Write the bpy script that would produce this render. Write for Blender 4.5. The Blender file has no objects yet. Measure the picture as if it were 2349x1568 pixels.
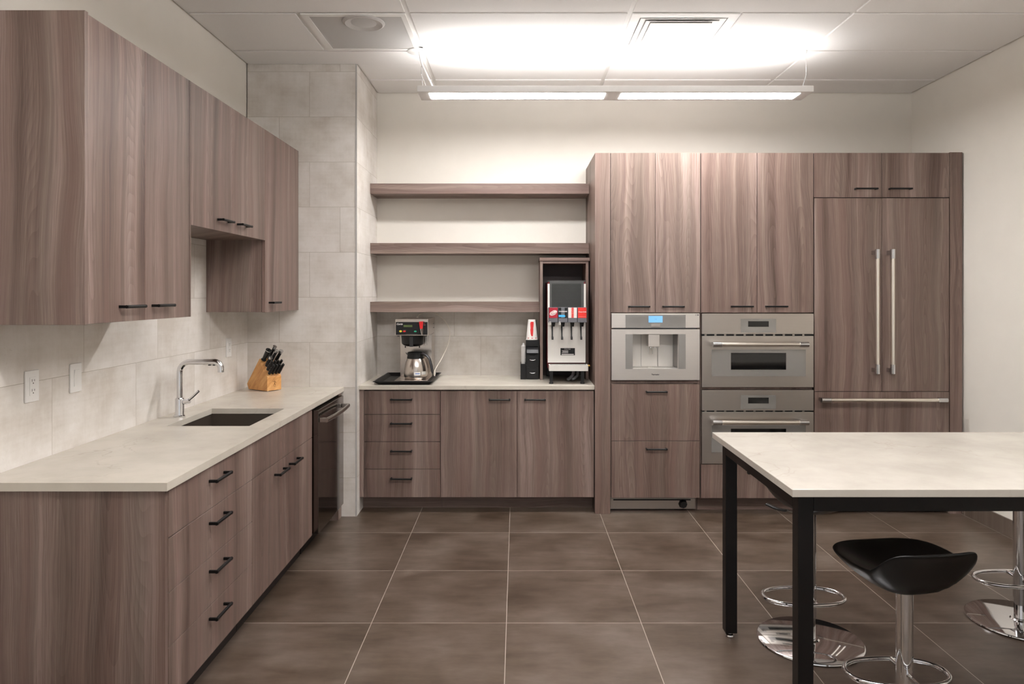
import bpy, bmesh, math
from mathutils import Vector, Matrix
PI = math.pi
scene = bpy.context.scene
COL = scene.collection

# ------------------------------------------------------------------ helpers
class B:
    """collects shapes (world coordinates) for ONE mesh"""
    def __init__(self): self.bm = bmesh.new(); self.mi = 0; self.bev = False
    def _tagf(self, verts):
        if self.mi:
            s = set(verts)
            for v in verts:
                for f in v.link_faces:
                    f.material_index = self.mi
    def box(self, x0, x1, y0, y1, z0, z1, bev=0.0, seg=2, M=None):
        m = Matrix.Translation(((x0+x1)/2, (y0+y1)/2, (z0+z1)/2)) @ Matrix.Diagonal((abs(x1-x0), abs(y1-y0), abs(z1-z0), 1))
        r = bmesh.ops.create_cube(self.bm, size=1.0, matrix=m)
        vs = r['verts']
        if bev > 0:
            self.bev = True
            es = list({e for v in vs for e in v.link_edges})
            rb = bmesh.ops.bevel(self.bm, geom=es, offset=bev, segments=seg, profile=0.5, affect='EDGES')
            vs = list({v for f in rb['faces'] for v in f.verts} | {v for v in vs if v.is_valid})
        if M is not None: bmesh.ops.transform(self.bm, matrix=M, verts=vs)
        self._tagf(vs); return self
    def cyl(self, p0, p1, r0, r1=None, seg=24, caps=True):
        r1 = r0 if r1 is None else r1
        p0, p1 = Vector(p0), Vector(p1); d = p1-p0
        q = d.to_track_quat('Z', 'Y').to_matrix().to_4x4()
        m = Matrix.Translation((p0+p1)/2) @ q
        r = bmesh.ops.create_cone(self.bm, cap_ends=caps, segments=seg, radius1=r0, radius2=r1, depth=d.length, matrix=m)
        self._tagf(r['verts']); return self
    def tube(self, pts, r, seg=12, closed=False, sub=6, flat=None):
        """round tube along a smooth path (Catmull-Rom when sub>1)"""
        P = [Vector(p) for p in pts]; n = len(P)
        if sub > 1:
            out = []
            rng = range(n) if closed else range(n-1)
            for i in rng:
                a = P[(i-1) % n] if closed or i > 0 else P[0]*2-P[1]
                b, c = P[i], P[(i+1) % n]
                d = P[(i+2) % n] if closed or i+2 < n else P[-1]*2-P[-2]
                for k in range(sub):
                    t = k/sub
                    out.append(0.5*((2*b)+(c-a)*t+(2*a-5*b+4*c-d)*t*t+(3*b-a-3*c+d)*t**3))
            if not closed: out.append(P[-1])
            P = out; n = len(P)
        rings = []; up = None; vs_all = []
        for i in range(n):
            if closed: t = (P[(i+1) % n]-P[(i-1) % n]).normalized()
            else: t = (P[min(i+1, n-1)]-P[max(i-1, 0)]).normalized()
            if up is None:
                up = Vector((0, 0, 1)) if abs(t.z) < 0.9 else Vector((0, 1, 0))
            s = t.cross(up).normalized(); up = s.cross(t).normalized()
            rr = r(i/(n-1)) if callable(r) else r
            f1, f2 = flat or (1, 1)
            ring = [self.bm.verts.new(P[i]+rr*(f1*math.cos(2*PI*k/seg)*s+f2*math.sin(2*PI*k/seg)*up)) for k in range(seg)]
            rings.append(ring); vs_all += ring
        m = n if closed else n-1
        for i in range(m):
            a, b = rings[i], rings[(i+1) % n]
            for k in range(seg):
                self.bm.faces.new((a[k], a[(k+1) % seg], b[(k+1) % seg], b[k]))
        if not closed:
            self.bm.faces.new(rings[0][::-1]); self.bm.faces.new(rings[-1])
        self._tagf(vs_all); return self
    def lathe(self, prof, c, seg=36):
        """prof: [(r, z)...] from bottom to top round the vertical axis at c"""
        cx, cy, cz = c; rings = []; allv = []
        for r, z in prof:
            if r < 1e-6: ring = [self.bm.verts.new((cx, cy, cz+z))]
            else: ring = [self.bm.verts.new((cx+r*math.cos(2*PI*k/seg), cy+r*math.sin(2*PI*k/seg), cz+z)) for k in range(seg)]
            rings.append(ring); allv += ring
        for a, b in zip(rings, rings[1:]):
            for k in range(seg):
                k2 = (k+1) % seg
                if len(a) == 1 and len(b) == 1: continue
                if len(a) == 1: self.bm.faces.new((a[0], b[k2], b[k]))
                elif len(b) == 1: self.bm.faces.new((a[k], a[k2], b[0]))
                else: self.bm.faces.new((a[k], a[k2], b[k2], b[k]))
        if len(rings[0]) > 1: self.bm.faces.new(rings[0][::-1])
        if len(rings[-1]) > 1: self.bm.faces.new(rings[-1])
        self._tagf(allv); return self
    def prism(self, poly, o, u, v, w, bev=0.0):
        """polygon (a,b) in the plane o + a*u + b*v, extruded along w"""
        o, u, v, w = map(Vector, (o, u, v, w))
        A = [self.bm.verts.new(o+a*u+b*v) for a, b in poly]
        Bv = [self.bm.verts.new(o+a*u+b*v+w) for a, b in poly]
        n = len(poly); fs = []
        fs.append(self.bm.faces.new(A[::-1])); fs.append(self.bm.faces.new(Bv))
        for i in range(n):
            fs.append(self.bm.faces.new((A[i], A[(i+1) % n], Bv[(i+1) % n], Bv[i])))
        bmesh.ops.recalc_face_normals(self.bm, faces=fs)
        vs = A+Bv
        if bev > 0:
            self.bev = True
            es = list({e for q in vs for e in q.link_edges})
            rb = bmesh.ops.bevel(self.bm, geom=es, offset=bev, segments=2, profile=0.5, affect='EDGES')
            vs = list({q for f in rb['faces'] for q in f.verts} | {q for q in vs if q.is_valid})
        self._tagf(vs); return self
    def frame(self, x0, x1, z0, z1, hx0, hx1, hz0, hz1, y0, y1):
        """slab in the XZ plane between y0,y1 with a rectangular hole"""
        self._hole((x0, x1, z0, z1), (hx0, hx1, hz0, hz1), lambda a, b, c: (a, c, b), y0, y1); return self
    def slab(self, x0, x1, y0, y1, hx0, hx1, hy0, hy1, z0, z1):
        self._hole((x0, x1, y0, y1), (hx0, hx1, hy0, hy1), lambda a, b, c: (a, b, c), z0, z1); return self
    def _hole(self, o, h, f, c0, c1):
        def ring(r, c): return [self.bm.verts.new(f(a, b, c)) for a, b in ((r[0], r[2]), (r[1], r[2]), (r[1], r[3]), (r[0], r[3]))]
        O0, O1, H0, H1 = ring(o, c0), ring(o, c1), ring(h, c0), ring(h, c1); fs = []
        for i in range(4):
            j = (i+1) % 4
            for q in ((O0[i], O0[j], H0[j], H0[i]), (O1[i], O1[j], H1[j], H1[i]), (O0[i], O0[j], O1[j], O1[i]), (H0[i], H0[j], H1[j], H1[i])):
                fs.append(self.bm.faces.new(q))
        bmesh.ops.recalc_face_normals(self.bm, faces=fs)
        self._tagf(O0+O1+H0+H1)

def world_loc(o):
    v = Vector((0, 0, 0))
    while o is not None: v += o.location; o = o.parent
    return v

def part(name, b, mat, parent=None, grain=0.0, label=None, sharp=35):
    bm = b.bm if isinstance(b, B) else b
    if parent is not None:
        bmesh.ops.translate(bm, vec=-world_loc(parent), verts=bm.verts)
    me = bpy.data.meshes.new(name); bm.to_mesh(me); bm.free()
    for m in (mat if isinstance(mat, (list, tuple)) else [mat]): me.materials.append(m)
    me.polygons.foreach_set('use_smooth', [True]*len(me.polygons))
    me.set_sharp_from_angle(angle=math.radians(sharp))
    o = bpy.data.objects.new(name, me); COL.objects.link(o)
    if parent is not None: o.parent = parent
    o.color = (grain, 0, 0, 1)
    if isinstance(b, B) and b.bev:
        m = o.modifiers.new('weighted_normals', 'WEIGHTED_NORMAL'); m.keep_sharp = True; m.weight = 80
    if label: o['label'] = label
    return o

def thing(name, label, cat, loc, group=None):
    o = bpy.data.objects.new(name, None); COL.objects.link(o); o.location = loc
    o.empty_display_size = 0.05
    o['label'] = label; o['category'] = cat
    if group: o['group'] = group
    return o

def solo(name, b, mat, label, cat, group=None, grain=0.0, sharp=35):
    o = part(name, b, mat, None, grain, sharp=sharp); o['label'] = label; o['category'] = cat
    if group: o['group'] = group
    return o

def struct(name, b, mat, label=None, cat=None):
    o = part(name, b, mat); o['kind'] = 'structure'
    if label: o['label'] = label; o['category'] = cat
    return o

def text(s, size, center, parent, mat, name='lettering', shear=0.0, sx=1.0, face='Y', rot=0.0, ext=0.0002, bold=0.0):
    cu = bpy.data.curves.new('t', 'FONT'); cu.body = s; cu.size = size; cu.align_x = 'CENTER'; cu.align_y = 'CENTER'
    cu.shear = shear; cu.extrude = ext; cu.resolution_u = 3; cu.offset = bold
    ob = bpy.data.objects.new('t', cu); COL.objects.link(ob)
    dg = bpy.context.evaluated_depsgraph_get()
    me = bpy.data.meshes.new_from_object(ob.evaluated_get(dg))
    bpy.data.objects.remove(ob); bpy.data.curves.remove(cu)
    bm = bmesh.new(); bm.from_mesh(me); bpy.data.meshes.remove(me)
    R = Matrix.Rotation(PI/2, 4, 'X')
    if face == 'X': R = Matrix.Rotation(PI/2, 4, 'Z') @ R
    bmesh.ops.transform(bm, matrix=Matrix.Translation(center) @ R @ Matrix.Rotation(rot, 4, 'Z') @ Matrix.Diagonal((sx, 1, 1, 1)), verts=bm.verts)
    return part(name, bm, mat, parent)

# ------------------------------------------------------------------ materials
def srgb(r, g, b):
    f = lambda c: (c/255/12.92) if c/255 <= 0.04045 else ((c/255+0.055)/1.055)**2.4
    return (f(r), f(g), f(b), 1)

class N:
    def __init__(self, name):
        self.m = bpy.data.materials.new(name); self.m.use_nodes = True
        self.t = self.m.node_tree; self.p = self.t.nodes['Principled BSDF']
    def n(self, typ, **kw):
        nd = self.t.nodes.new(typ)
        for k, v in kw.items():
            if k in nd.bl_rna.properties and k not in ('inputs',): setattr(nd, k, v)
            else: nd.inputs[k.replace('_', ' ')].default_value = v
        return nd
    def l(self, a, b): self.t.links.new(a, b)
    def math(self, op, a, b=None, c=None):
        nd = self.t.nodes.new('ShaderNodeMath'); nd.operation = op
        for i, v in enumerate((a, b, c)):
            if v is None: continue
            if isinstance(v, (int, float)): nd.inputs[i].default_value = v
            else: self.l(v, nd.inputs[i])
        return nd.outputs[0]
    def pos(self):
        g = self.t.nodes.new('ShaderNodeNewGeometry'); s = self.t.nodes.new('ShaderNodeSeparateXYZ')
        self.l(g.outputs['Position'], s.inputs[0]); return s.outputs
    def comb(self, x, y, z):
        c = self.t.nodes.new('ShaderNodeCombineXYZ')
        for i, v in enumerate((x, y, z)):
            if isinstance(v, (int, float)): c.inputs[i].default_value = v
            else: self.l(v, c.inputs[i])
        return c.outputs[0]
    def noise(self, vec, scale, detail=3, rough=0.5, dist=0.0):
        nd = self.t.nodes.new('ShaderNodeTexNoise')
        nd.inputs['Scale'].default_value = scale; nd.inputs['Detail'].default_value = detail
        nd.inputs['Roughness'].default_value = rough; nd.inputs['Distortion'].default_value = dist
        self.l(vec, nd.inputs['Vector']); return nd.outputs['Fac']
    def ramp(self, fac, stops):
        r = self.t.nodes.new('ShaderNodeValToRGB'); e = r.color_ramp.elements
        e.remove(e[1]); e[0].position = stops[0][0]; e[0].color = stops[0][1]
        for p, c in stops[1:]:
            el = e.new(p); el.color = c
        self.l(fac, r.inputs[0]); return r.outputs[0]
    def mix(self, fac, a, b, mode='MIX'):
        x = self.t.nodes.new('ShaderNodeMix'); x.data_type = 'RGBA'; x.blend_type = mode
        for i, v in ((0, fac), (6, a), (7, b)):
            if isinstance(v, (int, float)): x.inputs[i].default_value = v
            elif isinstance(v, tuple): x.inputs[i].default_value = v
            else: self.l(v, x.inputs[i])
        return x.outputs[2]
    def mapr(self, v, a, b, c, d):
        m = self.t.nodes.new('ShaderNodeMapRange')
        self.l(v, m.inputs[0])
        for i, q in enumerate((a, b, c, d)): m.inputs[i+1].default_value = q
        return m.outputs[0]
    def bump(self, h, strength=0.1, dist=0.01):
        b = self.t.nodes.new('ShaderNodeBump'); b.inputs['Strength'].default_value = strength; b.inputs['Distance'].default_value = dist
        self.l(h, b.inputs['Height']); self.l(b.outputs[0], self.p.inputs['Normal'])
    def set(self, **kw):
        for k, v in kw.items():
            nm = {'color': 'Base Color', 'rough': 'Roughness', 'metal': 'Metallic', 'spec': 'Specular IOR Level', 'alpha': 'Alpha',
                  'coat': 'Coat Weight', 'aniso': 'Anisotropic', 'trans': 'Transmission Weight', 'ior': 'IOR',
                  'emit': 'Emission Color', 'estr': 'Emission Strength', 'sheen': 'Sheen Weight'}[k]
            if isinstance(v, bpy.types.NodeSocket): self.l(v, self.p.inputs[nm])
            else: self.p.inputs[nm].default_value = v
        return self.m

def simple(name, rgb, rough=0.5, metal=0.0, var=0.04, scale=30.0, **kw):
    """flat-ish procedural: colour with a faint noise variation"""
    n = N(name); x, y, z = n.pos()
    f = n.noise(n.comb(x, y, z), scale, 2)
    c = srgb(*rgb)
    lo = tuple(max(0, q*(1-var)) for q in c[:3])+(1,); hi = tuple(min(1, q*(1+var)) for q in c[:3])+(1,)
    n.set(color=n.ramp(f, [(0.3, lo), (0.7, hi)]), rough=rough, metal=metal, **kw)
    return n.m

def wood(name, horiz=False):
    n = N(name); x, y, z = n.pos()
    oi = n.t.nodes.new('ShaderNodeObjectInfo'); sc_ = n.t.nodes.new('ShaderNodeSeparateColor')
    n.l(oi.outputs['Color'], sc_.inputs[0]); g = n.math('MULTIPLY', sc_.outputs[0], 37.3)
    if horiz: across, along = n.math('ADD', n.math('MULTIPLY', y, 1.0), z), x
    else: across, along = n.math('ADD', x, y), z
    across = n.math('ADD', across, g); along = n.math('ADD', along, n.math('MULTIPLY', g, 0.37))
    # slow sideways drift of the grain
    drift = n.math('MULTIPLY', n.math('SUBTRACT', n.noise(n.comb(n.math('MULTIPLY', across, 2.6), n.math('MULTIPLY', along, 1.0), g), 1.0, 2), 0.5), 0.12)
    ac = n.math('ADD', across, drift)
    band = n.noise(n.comb(n.math('MULTIPLY', ac, 11.0), n.math('MULTIPLY', along, 0.30), 3.0), 1.0, 2, 0.5)
    band2 = n.noise(n.comb(n.math('MULTIPLY', ac, 38.0), n.math('MULTIPLY', along, 0.45), 9.0), 1.0, 2, 0.6)
    streak = n.noise(n.comb(n.math('MULTIPLY', ac, 240.0), n.math('MULTIPLY', along, 1.2), 5.0), 1.0, 3, 0.65)
    pore = n.noise(n.comb(n.math('MULTIPLY', ac, 460.0), n.math('MULTIPLY', along, 9.0), 7.0), 1.0, 2, 0.6)
    # cathedral figure: level lines of a smooth field stretched along the grain, only in some bands
    field = n.noise(n.comb(n.math('MULTIPLY', across, 5.5), n.math('MULTIPLY', along, 0.42), 2.0), 1.0, 0.6, 0.4)
    rings = n.math('FRACT', n.math('MULTIPLY', field, 58.0))
    rings = n.math('MULTIPLY', n.math('POWER', rings, 1.5), n.mapr(n.noise(n.comb(n.math('MULTIPLY', across, 6.0), n.math('MULTIPLY', along, 0.3), 31.0), 1.0, 1), 0.44, 0.58, 0.0, 1.0))
    f = n.math('ADD', n.math('MULTIPLY', band, 0.70), n.math('MULTIPLY', band2, 0.26))
    f = n.math('ADD', f, n.math('MULTIPLY', streak, 0.46))
    f = n.math('ADD', f, n.math('MULTIPLY', pore, 0.22))
    f = n.math('SUBTRACT', f, n.math('MULTIPLY', rings, 0.07))
    c = n.ramp(f, [(0.58, srgb(72, 56, 50)), (0.75, srgb(103, 85, 77)), (0.86, srgb(120, 102, 94)), (1.02, srgb(146, 129, 121))])
    tint = n.noise(n.comb(n.math('MULTIPLY', ac, 14.0), n.math('MULTIPLY', along, 0.25), 21.0), 1.0, 2)
    c = n.mix(n.mapr(tint, 0.50, 0.70, 0.0, 0.45), c, srgb(120, 95, 87))
    c = n.mix(n.mapr(tint, 0.48, 0.28, 0.0, 0.40), c, srgb(108, 97, 87))
    n.set(color=c, rough=n.mapr(streak, 0.3, 0.7, 0.42, 0.52), spec=0.4)
    n.bump(n.math('ADD', streak, pore), 0.08, 0.002)
    return n.m

def tile_wall(name, axis, u0, sgn, z0=1.161):
    n = N(name); p = n.pos(); u = p[0] if axis == 'X' else p[1]; z = p[2]; TW, TH = 0.6096, 0.301
    zr = n.math('DIVIDE', n.math('SUBTRACT', z, z0), TH); row = n.math('FLOOR', zr)
    off = n.math('MULTIPLY', n.math('COSINE', n.math('MULTIPLY', row, PI/2)), 0.203*sgn)
    ur = n.math('DIVIDE', n.math('SUBTRACT', n.math('SUBTRACT', u, u0), off), TW); colm = n.math('FLOOR', ur)
    fu = n.math('FRACT', ur); fz = n.math('FRACT', zr)
    du = n.math('MULTIPLY', n.math('MINIMUM', fu, n.math('SUBTRACT', 1.0, fu)), TW)
    dz = n.math('MULTIPLY', n.math('MINIMUM', fz, n.math('SUBTRACT', 1.0, fz)), TH)
    d = n.math('MINIMUM', du, dz)
    grout = n.mapr(d, 0.0008, 0.0015, 1.0, 0.0)
    wn = n.t.nodes.new('ShaderNodeTexWhiteNoise'); wn.noise_dimensions = '2D'
    n.l(n.comb(row, colm, 0.0), wn.inputs['Vector']); rnd = wn.outputs['Value']
    sh = n.math('MULTIPLY', rnd, 13.0)
    a = n.noise(n.comb(n.math('ADD', u, sh), n.math('ADD', z, sh), sh), 5.0, 5, 0.6)
    lin = n.noise(n.comb(n.math('MULTIPLY', u, 3.0), n.math('MULTIPLY', z, 55.0), sh), 1.0, 3, 0.6)
    lin2 = n.noise(n.comb(n.math('MULTIPLY', u, 55.0), n.math('MULTIPLY', z, 3.0), sh), 1.0, 3, 0.6)
    spot = n.noise(n.comb(n.math('ADD', u, sh), z, sh), 60.0, 4, 0.7)
    f = n.math('ADD', n.math('MULTIPLY', a, 0.66), n.math('MULTIPLY', lin, 0.13))
    f = n.math('ADD', f, n.math('MULTIPLY', lin2, 0.10)); f = n.math('ADD', f, n.math('MULTIPLY', spot, 0.08))
    f = n.math('ADD', f, n.math('MULTIPLY', n.math('SUBTRACT', rnd, 0.5), 0.09))
    c = n.ramp(f, [(0.36, srgb(206, 198, 189)), (0.48, srgb(220, 214, 207)), (0.60, srgb(230, 225, 220))])
    c = n.mix(n.mapr(spot, 0.58, 0.75, 0.0, 0.35), c, srgb(196, 188, 176))
    c = n.mix(grout, c, srgb(182, 173, 161))
    n.set(color=c, rough=0.42, spec=0.35); n.bump(n.math('SUBTRACT', n.math('MULTIPLY', lin2, 0.15), grout), 0.25, 0.002)
    return n.m

def floor_tile(name, axes=('X', 'Y'), x0=-0.048, y0=4.453):
    n = N(name); p = n.pos(); x, y, z = p; T = 0.6096
    xr = n.math('DIVIDE', n.math('SUBTRACT', x, x0), T); yr = n.math('DIVIDE', n.math('SUBTRACT', y, y0), T)
    cx, cy = n.math('FLOOR', xr), n.math('FLOOR', yr); fx, fy = n.math('FRACT', xr), n.math('FRACT', yr)
    dx = n.math('MINIMUM', fx, n.math('SUBTRACT', 1.0, fx)); dy = n.math('MINIMUM', fy, n.math('SUBTRACT', 1.0, fy))
    d = n.math('MULTIPLY', n.math('MINIMUM', dx, dy), T)
    grout = n.mapr(d, 0.0012, 0.0021, 1.0, 0.0)
    wn = n.t.nodes.new('ShaderNodeTexWhiteNoise'); wn.noise_dimensions = '2D'
    n.l(n.comb(cx, cy, 0.0), wn.inputs['Vector']); rnd = wn.outputs['Value']; sh = n.math('MULTIPLY', rnd, 17.0)
    v = n.comb(n.math('ADD', x, sh), n.math('ADD', y, sh), sh)
    a = n.noise(v, 3.0, 4, 0.55); b = n.noise(n.comb(n.math('MULTIPLY', n.math('ADD', x, sh), 6.0), n.math('MULTIPLY', n.math('ADD', y, sh), 20.0), sh), 1.0, 5, 0.62); s = n.noise(v, 120.0, 2, 0.5)
    f = n.math('ADD', n.math('MULTIPLY', a, 0.62), n.math('MULTIPLY', b, 0.38))
    f = n.math('ADD', f, n.math('MULTIPLY', n.math('SUBTRACT', rnd, 0.5), 0.06))
    c = n.ramp(f, [(0.34, srgb(60, 47, 36)), (0.46, srgb(80, 67, 56)), (0.55, srgb(92, 79, 69)), (0.68, srgb(108, 97, 88))])
    c = n.mix(n.mapr(s, 0.64, 0.78, 0, 0.2), c, srgb(70, 58, 50))
    c = n.mix(grout, c, srgb(172, 162, 152))
    n.set(color=c, rough=0.33, spec=0.5)
    n.bump(n.math('SUBTRACT', n.math('MULTIPLY', b, 0.2), grout), 0.12, 0.002)
    return n.m

def quartz(name, base):
    n = N(name); x, y, z = n.pos(); v = n.comb(x, y, z)
    w = n.t.nodes.new('ShaderNodeTexNoise'); w.inputs['Scale'].default_value = 3.0; w.inputs['Detail'].default_value = 5
    n.l(v, w.inputs['Vector'])
    vm = n.t.nodes.new('ShaderNodeVectorMath'); vm.operation = 'MULTIPLY_ADD'; n.l(w.outputs['Color'], vm.inputs[0]); vm.inputs[1].default_value = (0.45, 0.45, 0.45); n.l(v, vm.inputs[2])
    vo = n.t.nodes.new('ShaderNodeTexVoronoi'); vo.feature = 'DISTANCE_TO_EDGE'; vo.inputs['Scale'].default_value = 3.4; n.l(vm.outputs[0], vo.inputs['Vector'])
    vein = n.mapr(vo.outputs['Distance'], 0.0, 0.016, 1.0, 0.0)
    mask = n.mapr(n.noise(v, 2.1, 3), 0.47, 0.66, 0.0, 1.0); vein = n.math('MULTIPLY', vein, mask)
    cl = n.noise(v, 4.0, 5, 0.6); sp = n.noise(v, 140.0, 2)
    c0 = srgb(*base); c1 = srgb(*[q-7 for q in base]); c2 = srgb(*[min(255, q+6) for q in base])
    c = n.ramp(cl, [(0.35, c1), (0.5, c0), (0.65, c2)])
    c = n.mix(n.math('MULTIPLY', vein, 0.42), c, srgb(158, 146, 130))
    c = n.mix(n.mapr(sp, 0.6, 0.8, 0, 0.12), c, srgb(180, 170, 155))
    n.set(color=c, rough=0.27, spec=0.45); return n.m

def brushed(name, rgb, rough, along='X', bstr=0.03, metal=1.0):
    n = N(name); x, y, z = n.pos()
    st = {'X': n.comb(n.math('MULTIPLY', x, 4.0), n.math('MULTIPLY', y, 4.0), n.math('MULTIPLY', z, 240.0)),
          'Z': n.comb(n.math('MULTIPLY', x, 700.0), n.math('MULTIPLY', y, 700.0), n.math('MULTIPLY', z, 4.0))}[along]
    f = n.noise(st, 1.0, 3, 0.6); c = srgb(*rgb)
    n.set(color=n.ramp(f, [(0.3, tuple(q*0.97 for q in c[:3])+(1,)), (0.7, c)]), metal=metal, rough=rough)
    n.bump(f, bstr, 0.001); return n.m

def glow(name, rgb, strength, base=0.8):
    n = N(name); n.set(color=(base, base, base, 1), emit=(*rgb, 1), estr=strength, rough=0.6); return n.m

WOODV, WOODH = wood('wood_laminate_vertical'), wood('wood_laminate_horizontal', True)
PAINT = simple('cream_wall_paint', (233, 228, 219), 0.75, var=0.012, scale=6)
CEIL = simple('ceiling_tile_white', (245, 243, 241), 0.85, var=0.02, scale=260)
TEE = simple('ceiling_grid_white', (242, 240, 237), 0.5, var=0.01)
T_LEFT = tile_wall('wall_tile_left', 'Y', 2.77, 1)
T_COLF = tile_wall('wall_tile_pillar', 'X', -1.385, -1)
T_COLR = tile_wall('wall_tile_pillar_side', 'Y', 5.30, -1)
T_BACK = tile_wall('wall_tile_niche', 'X', -0.277, -1)
FLOOR = floor_tile('floor_tile_brown')
BASET = floor_tile('base_tile_brown', x0=-0.3, y0=4.20)
QUARTZ = quartz('quartz_beige', (203, 196, 184))
QUARTZ_T = quartz('quartz_cream', (190, 184, 175))
BLACK = simple('black_metal', (12, 11, 11), 0.42, 0.0, spec=0.3)
FRAME = simple('black_powder_coat', (9, 7, 7), 0.42, spec=0.3)
PLASTIC = simple('black_plastic', (14, 14, 15), 0.38, spec=0.4)
DGREY = simple('dark_grey_plastic', (62, 63, 66), 0.45)
MGREY = simple('grey_plastic', (104, 105, 110), 0.45)
WHITE = simple('white_plastic', (238, 236, 233), 0.35, var=0.01)
SLOT = simple('outlet_slot_dark', (70, 66, 62), 0.5)
CHROME = simple('chrome', (222, 222, 224), 0.06, 1.0, var=0.01)
CHROME2 = simple('satin_chrome', (205, 205, 206), 0.2, 1.0, var=0.01)
STEEL = brushed('brushed_stainless', (184, 177, 170), 0.33, bstr=0.003)
STEELB = simple('bright_satin_bar', (232, 225, 215), 0.28, 1.0, var=0.01)
STEELD = brushed('dark_stainless', (128, 120, 116), 0.09, 'Z', 0.0)
STEELL = brushed('light_brushed_plate', (240, 236, 230), 0.42, 'Z', metal=0.35)
STEELW = brushed('stainless_reflection_tint', (222, 216, 210), 0.34, bstr=0.004, metal=0.85)  # lighter copy of the stainless, bright reflection put into its colour
STEELC = brushed('carafe_steel', (204, 195, 187), 0.22, 'X', 0.006)
GLASSG = simple('grey_mirror_glass', (146, 143, 139), 0.22, 0.35, var=0.01)
GLASSB = simple('black_glass', (10, 10, 11), 0.06, var=0.01, spec=0.6)
SINKM = simple('dark_composite_sink', (62, 54, 47), 0.4, var=0.1, scale=400)
LEATHER = simple('black_leatherette', (7, 7, 8), 0.36, spec=0.35, var=0.1, scale=200)
DARKIN = simple('dark_interior_laminate', (58, 47, 45), 0.5)
TOEK = simple('dark_toe_kick', (36, 30, 28), 0.5)
MATTE = simple('matte_black', (13, 13, 14), 0.65)
RED = simple('red_plastic', (214, 40, 42), 0.35)
DRED = simple('dark_red_side', (104, 26, 32), 0.4)
REDLBL = simple('red_label', (238, 52, 44), 0.4)
MAROON = simple('maroon_label', (166, 22, 44), 0.4)
WHITEP = simple('white_paper', (236, 232, 228), 0.5, var=0.01)
PINK = simple('pale_red_print', (236, 120, 112), 0.5)
BLUE = simple('blue_label', (66, 178, 232), 0.4)
LCDG = simple('green_display', (88, 104, 58), 0.3)
YEL = simple('yellow_button', (224, 208, 60), 0.35)
GRN = simple('green_button', (50, 168, 130), 0.35)
BRASS = simple('brass', (196, 158, 84), 0.25, 1.0)
TUBEW = simple('white_tubing', (228, 220, 208), 0.35)
CLEAR = simple('frosted_clear_plastic', (226, 224, 222), 0.35, trans=0.35)
SCREEN = glow('lit_blue_screen', (0.17, 0.50, 0.95), 0.75, 0.05)
INK = simple('dark_ink', (60, 56, 54), 0.5)
INKL = simple('light_grey_print', (120, 116, 112), 0.5)
PERF = N('perforated_panel')
def _perf():
    n = PERF; x, y, z = n.pos()
    a = n.math('MULTIPLY', n.math('SINE', n.math('MULTIPLY', x, 2*PI/0.006)), n.math('SINE', n.math('MULTIPLY', y, 2*PI/0.006)))
    n.set(color=n.mix(n.mapr(a, 0.2, 0.5, 0, 0.55), srgb(205, 203, 201), srgb(120, 118, 116)), rough=0.6); return n.m
PERF = _perf()
def _lw():
    n = N('light_oak_block'); x, y, z = n.pos()
    al = n.math('ADD', n.math('MULTIPLY', x, 0.62), n.math('MULTIPLY', z, 0.78)); ac = n.math('SUBTRACT', n.math('MULTIPLY', z, 0.62), n.math('MULTIPLY', x, 0.78))
    f = n.noise(n.comb(n.math('MULTIPLY', ac, 45.0), n.math('MULTIPLY', al, 6.0), n.math('MULTIPLY', y, 12.0)), 1.0, 4, 0.6, 0.5)
    c = n.ramp(f, [(0.3, srgb(176, 122, 66)), (0.5, srgb(206, 150, 90)), (0.7, srgb(222, 172, 112))])
    n.set(color=c, rough=0.45); return n.m
OAK = _lw()
GL_DOWN = glow('lamp_diffuser_lit', (1.0, 0.98, 0.965), 38.0)
GL_DOWN2 = glow('lamp_diffuser_dim', (1.0, 0.98, 0.965), 36.0)
GL_UP = glow('lamp_uplight_lit', (1.0, 0.985, 0.975), 12.5)
GL_UP2 = glow('lamp_uplight_bright', (1.0, 0.985, 0.975), 95.0)

# ------------------------------------------------------------------ setting
XL, XR, YB, ZC, YN = -1.80, 3.02, 5.475, 3.025, -2.6
struct('floor', B().box(XL-0.2, XR+0.2, YN, YB+0.2, -0.1, 0.0), FLOOR)
b = B().box(XL-0.15, XL-0.008, YN, YB+0.12, 0, ZC+0.1)
b.mi = 1; b.box(XL-0.008, XL, 2.30, 4.776, 0.0, 2.40)
struct('wall_left', b, [PAINT, T_LEFT])
b = B().box(XL-0.008, XR, YB+0.008, YB+0.12, 0, ZC+0.1); b.box(-1.071, 0.527, YB, YB+0.008, 1.40, ZC)
b.box(0.527, XR, YB, YB+0.008, 0, ZC)
b.mi = 1; b.box(-1.071, 0.527, YB, YB+0.008, 0, 1.40)
struct('wall_back', b, [PAINT, T_BACK])
struct('wall_right', B().box(XR, XR+0.12, YN, YB+0.12, 0, ZC+0.1), PAINT)
# tiled pillar in the corner, front and side faces tiled
b = B().box(XL, -1.079, 4.776, YB, 0, ZC); b.mi = 1; b.box(-1.079, -1.071, 4.779, YB, 0, ZC)
struct('wall_pillar', b, [T_COLF, T_COLR])
struct('trim_1', B().box(-1.0795, -1.0685, 4.7745, 4.7785, 0, ZC), simple('grey_metal_edge', (186, 183, 180), 0.4), 'grey metal edge strip on the corner of the tiled pillar', 'trim')
struct('baseboard_right', B().box(XR-0.011, XR-0.0005, YN, 4.83, 0.0, 0.107, 0.001), BASET)
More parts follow.
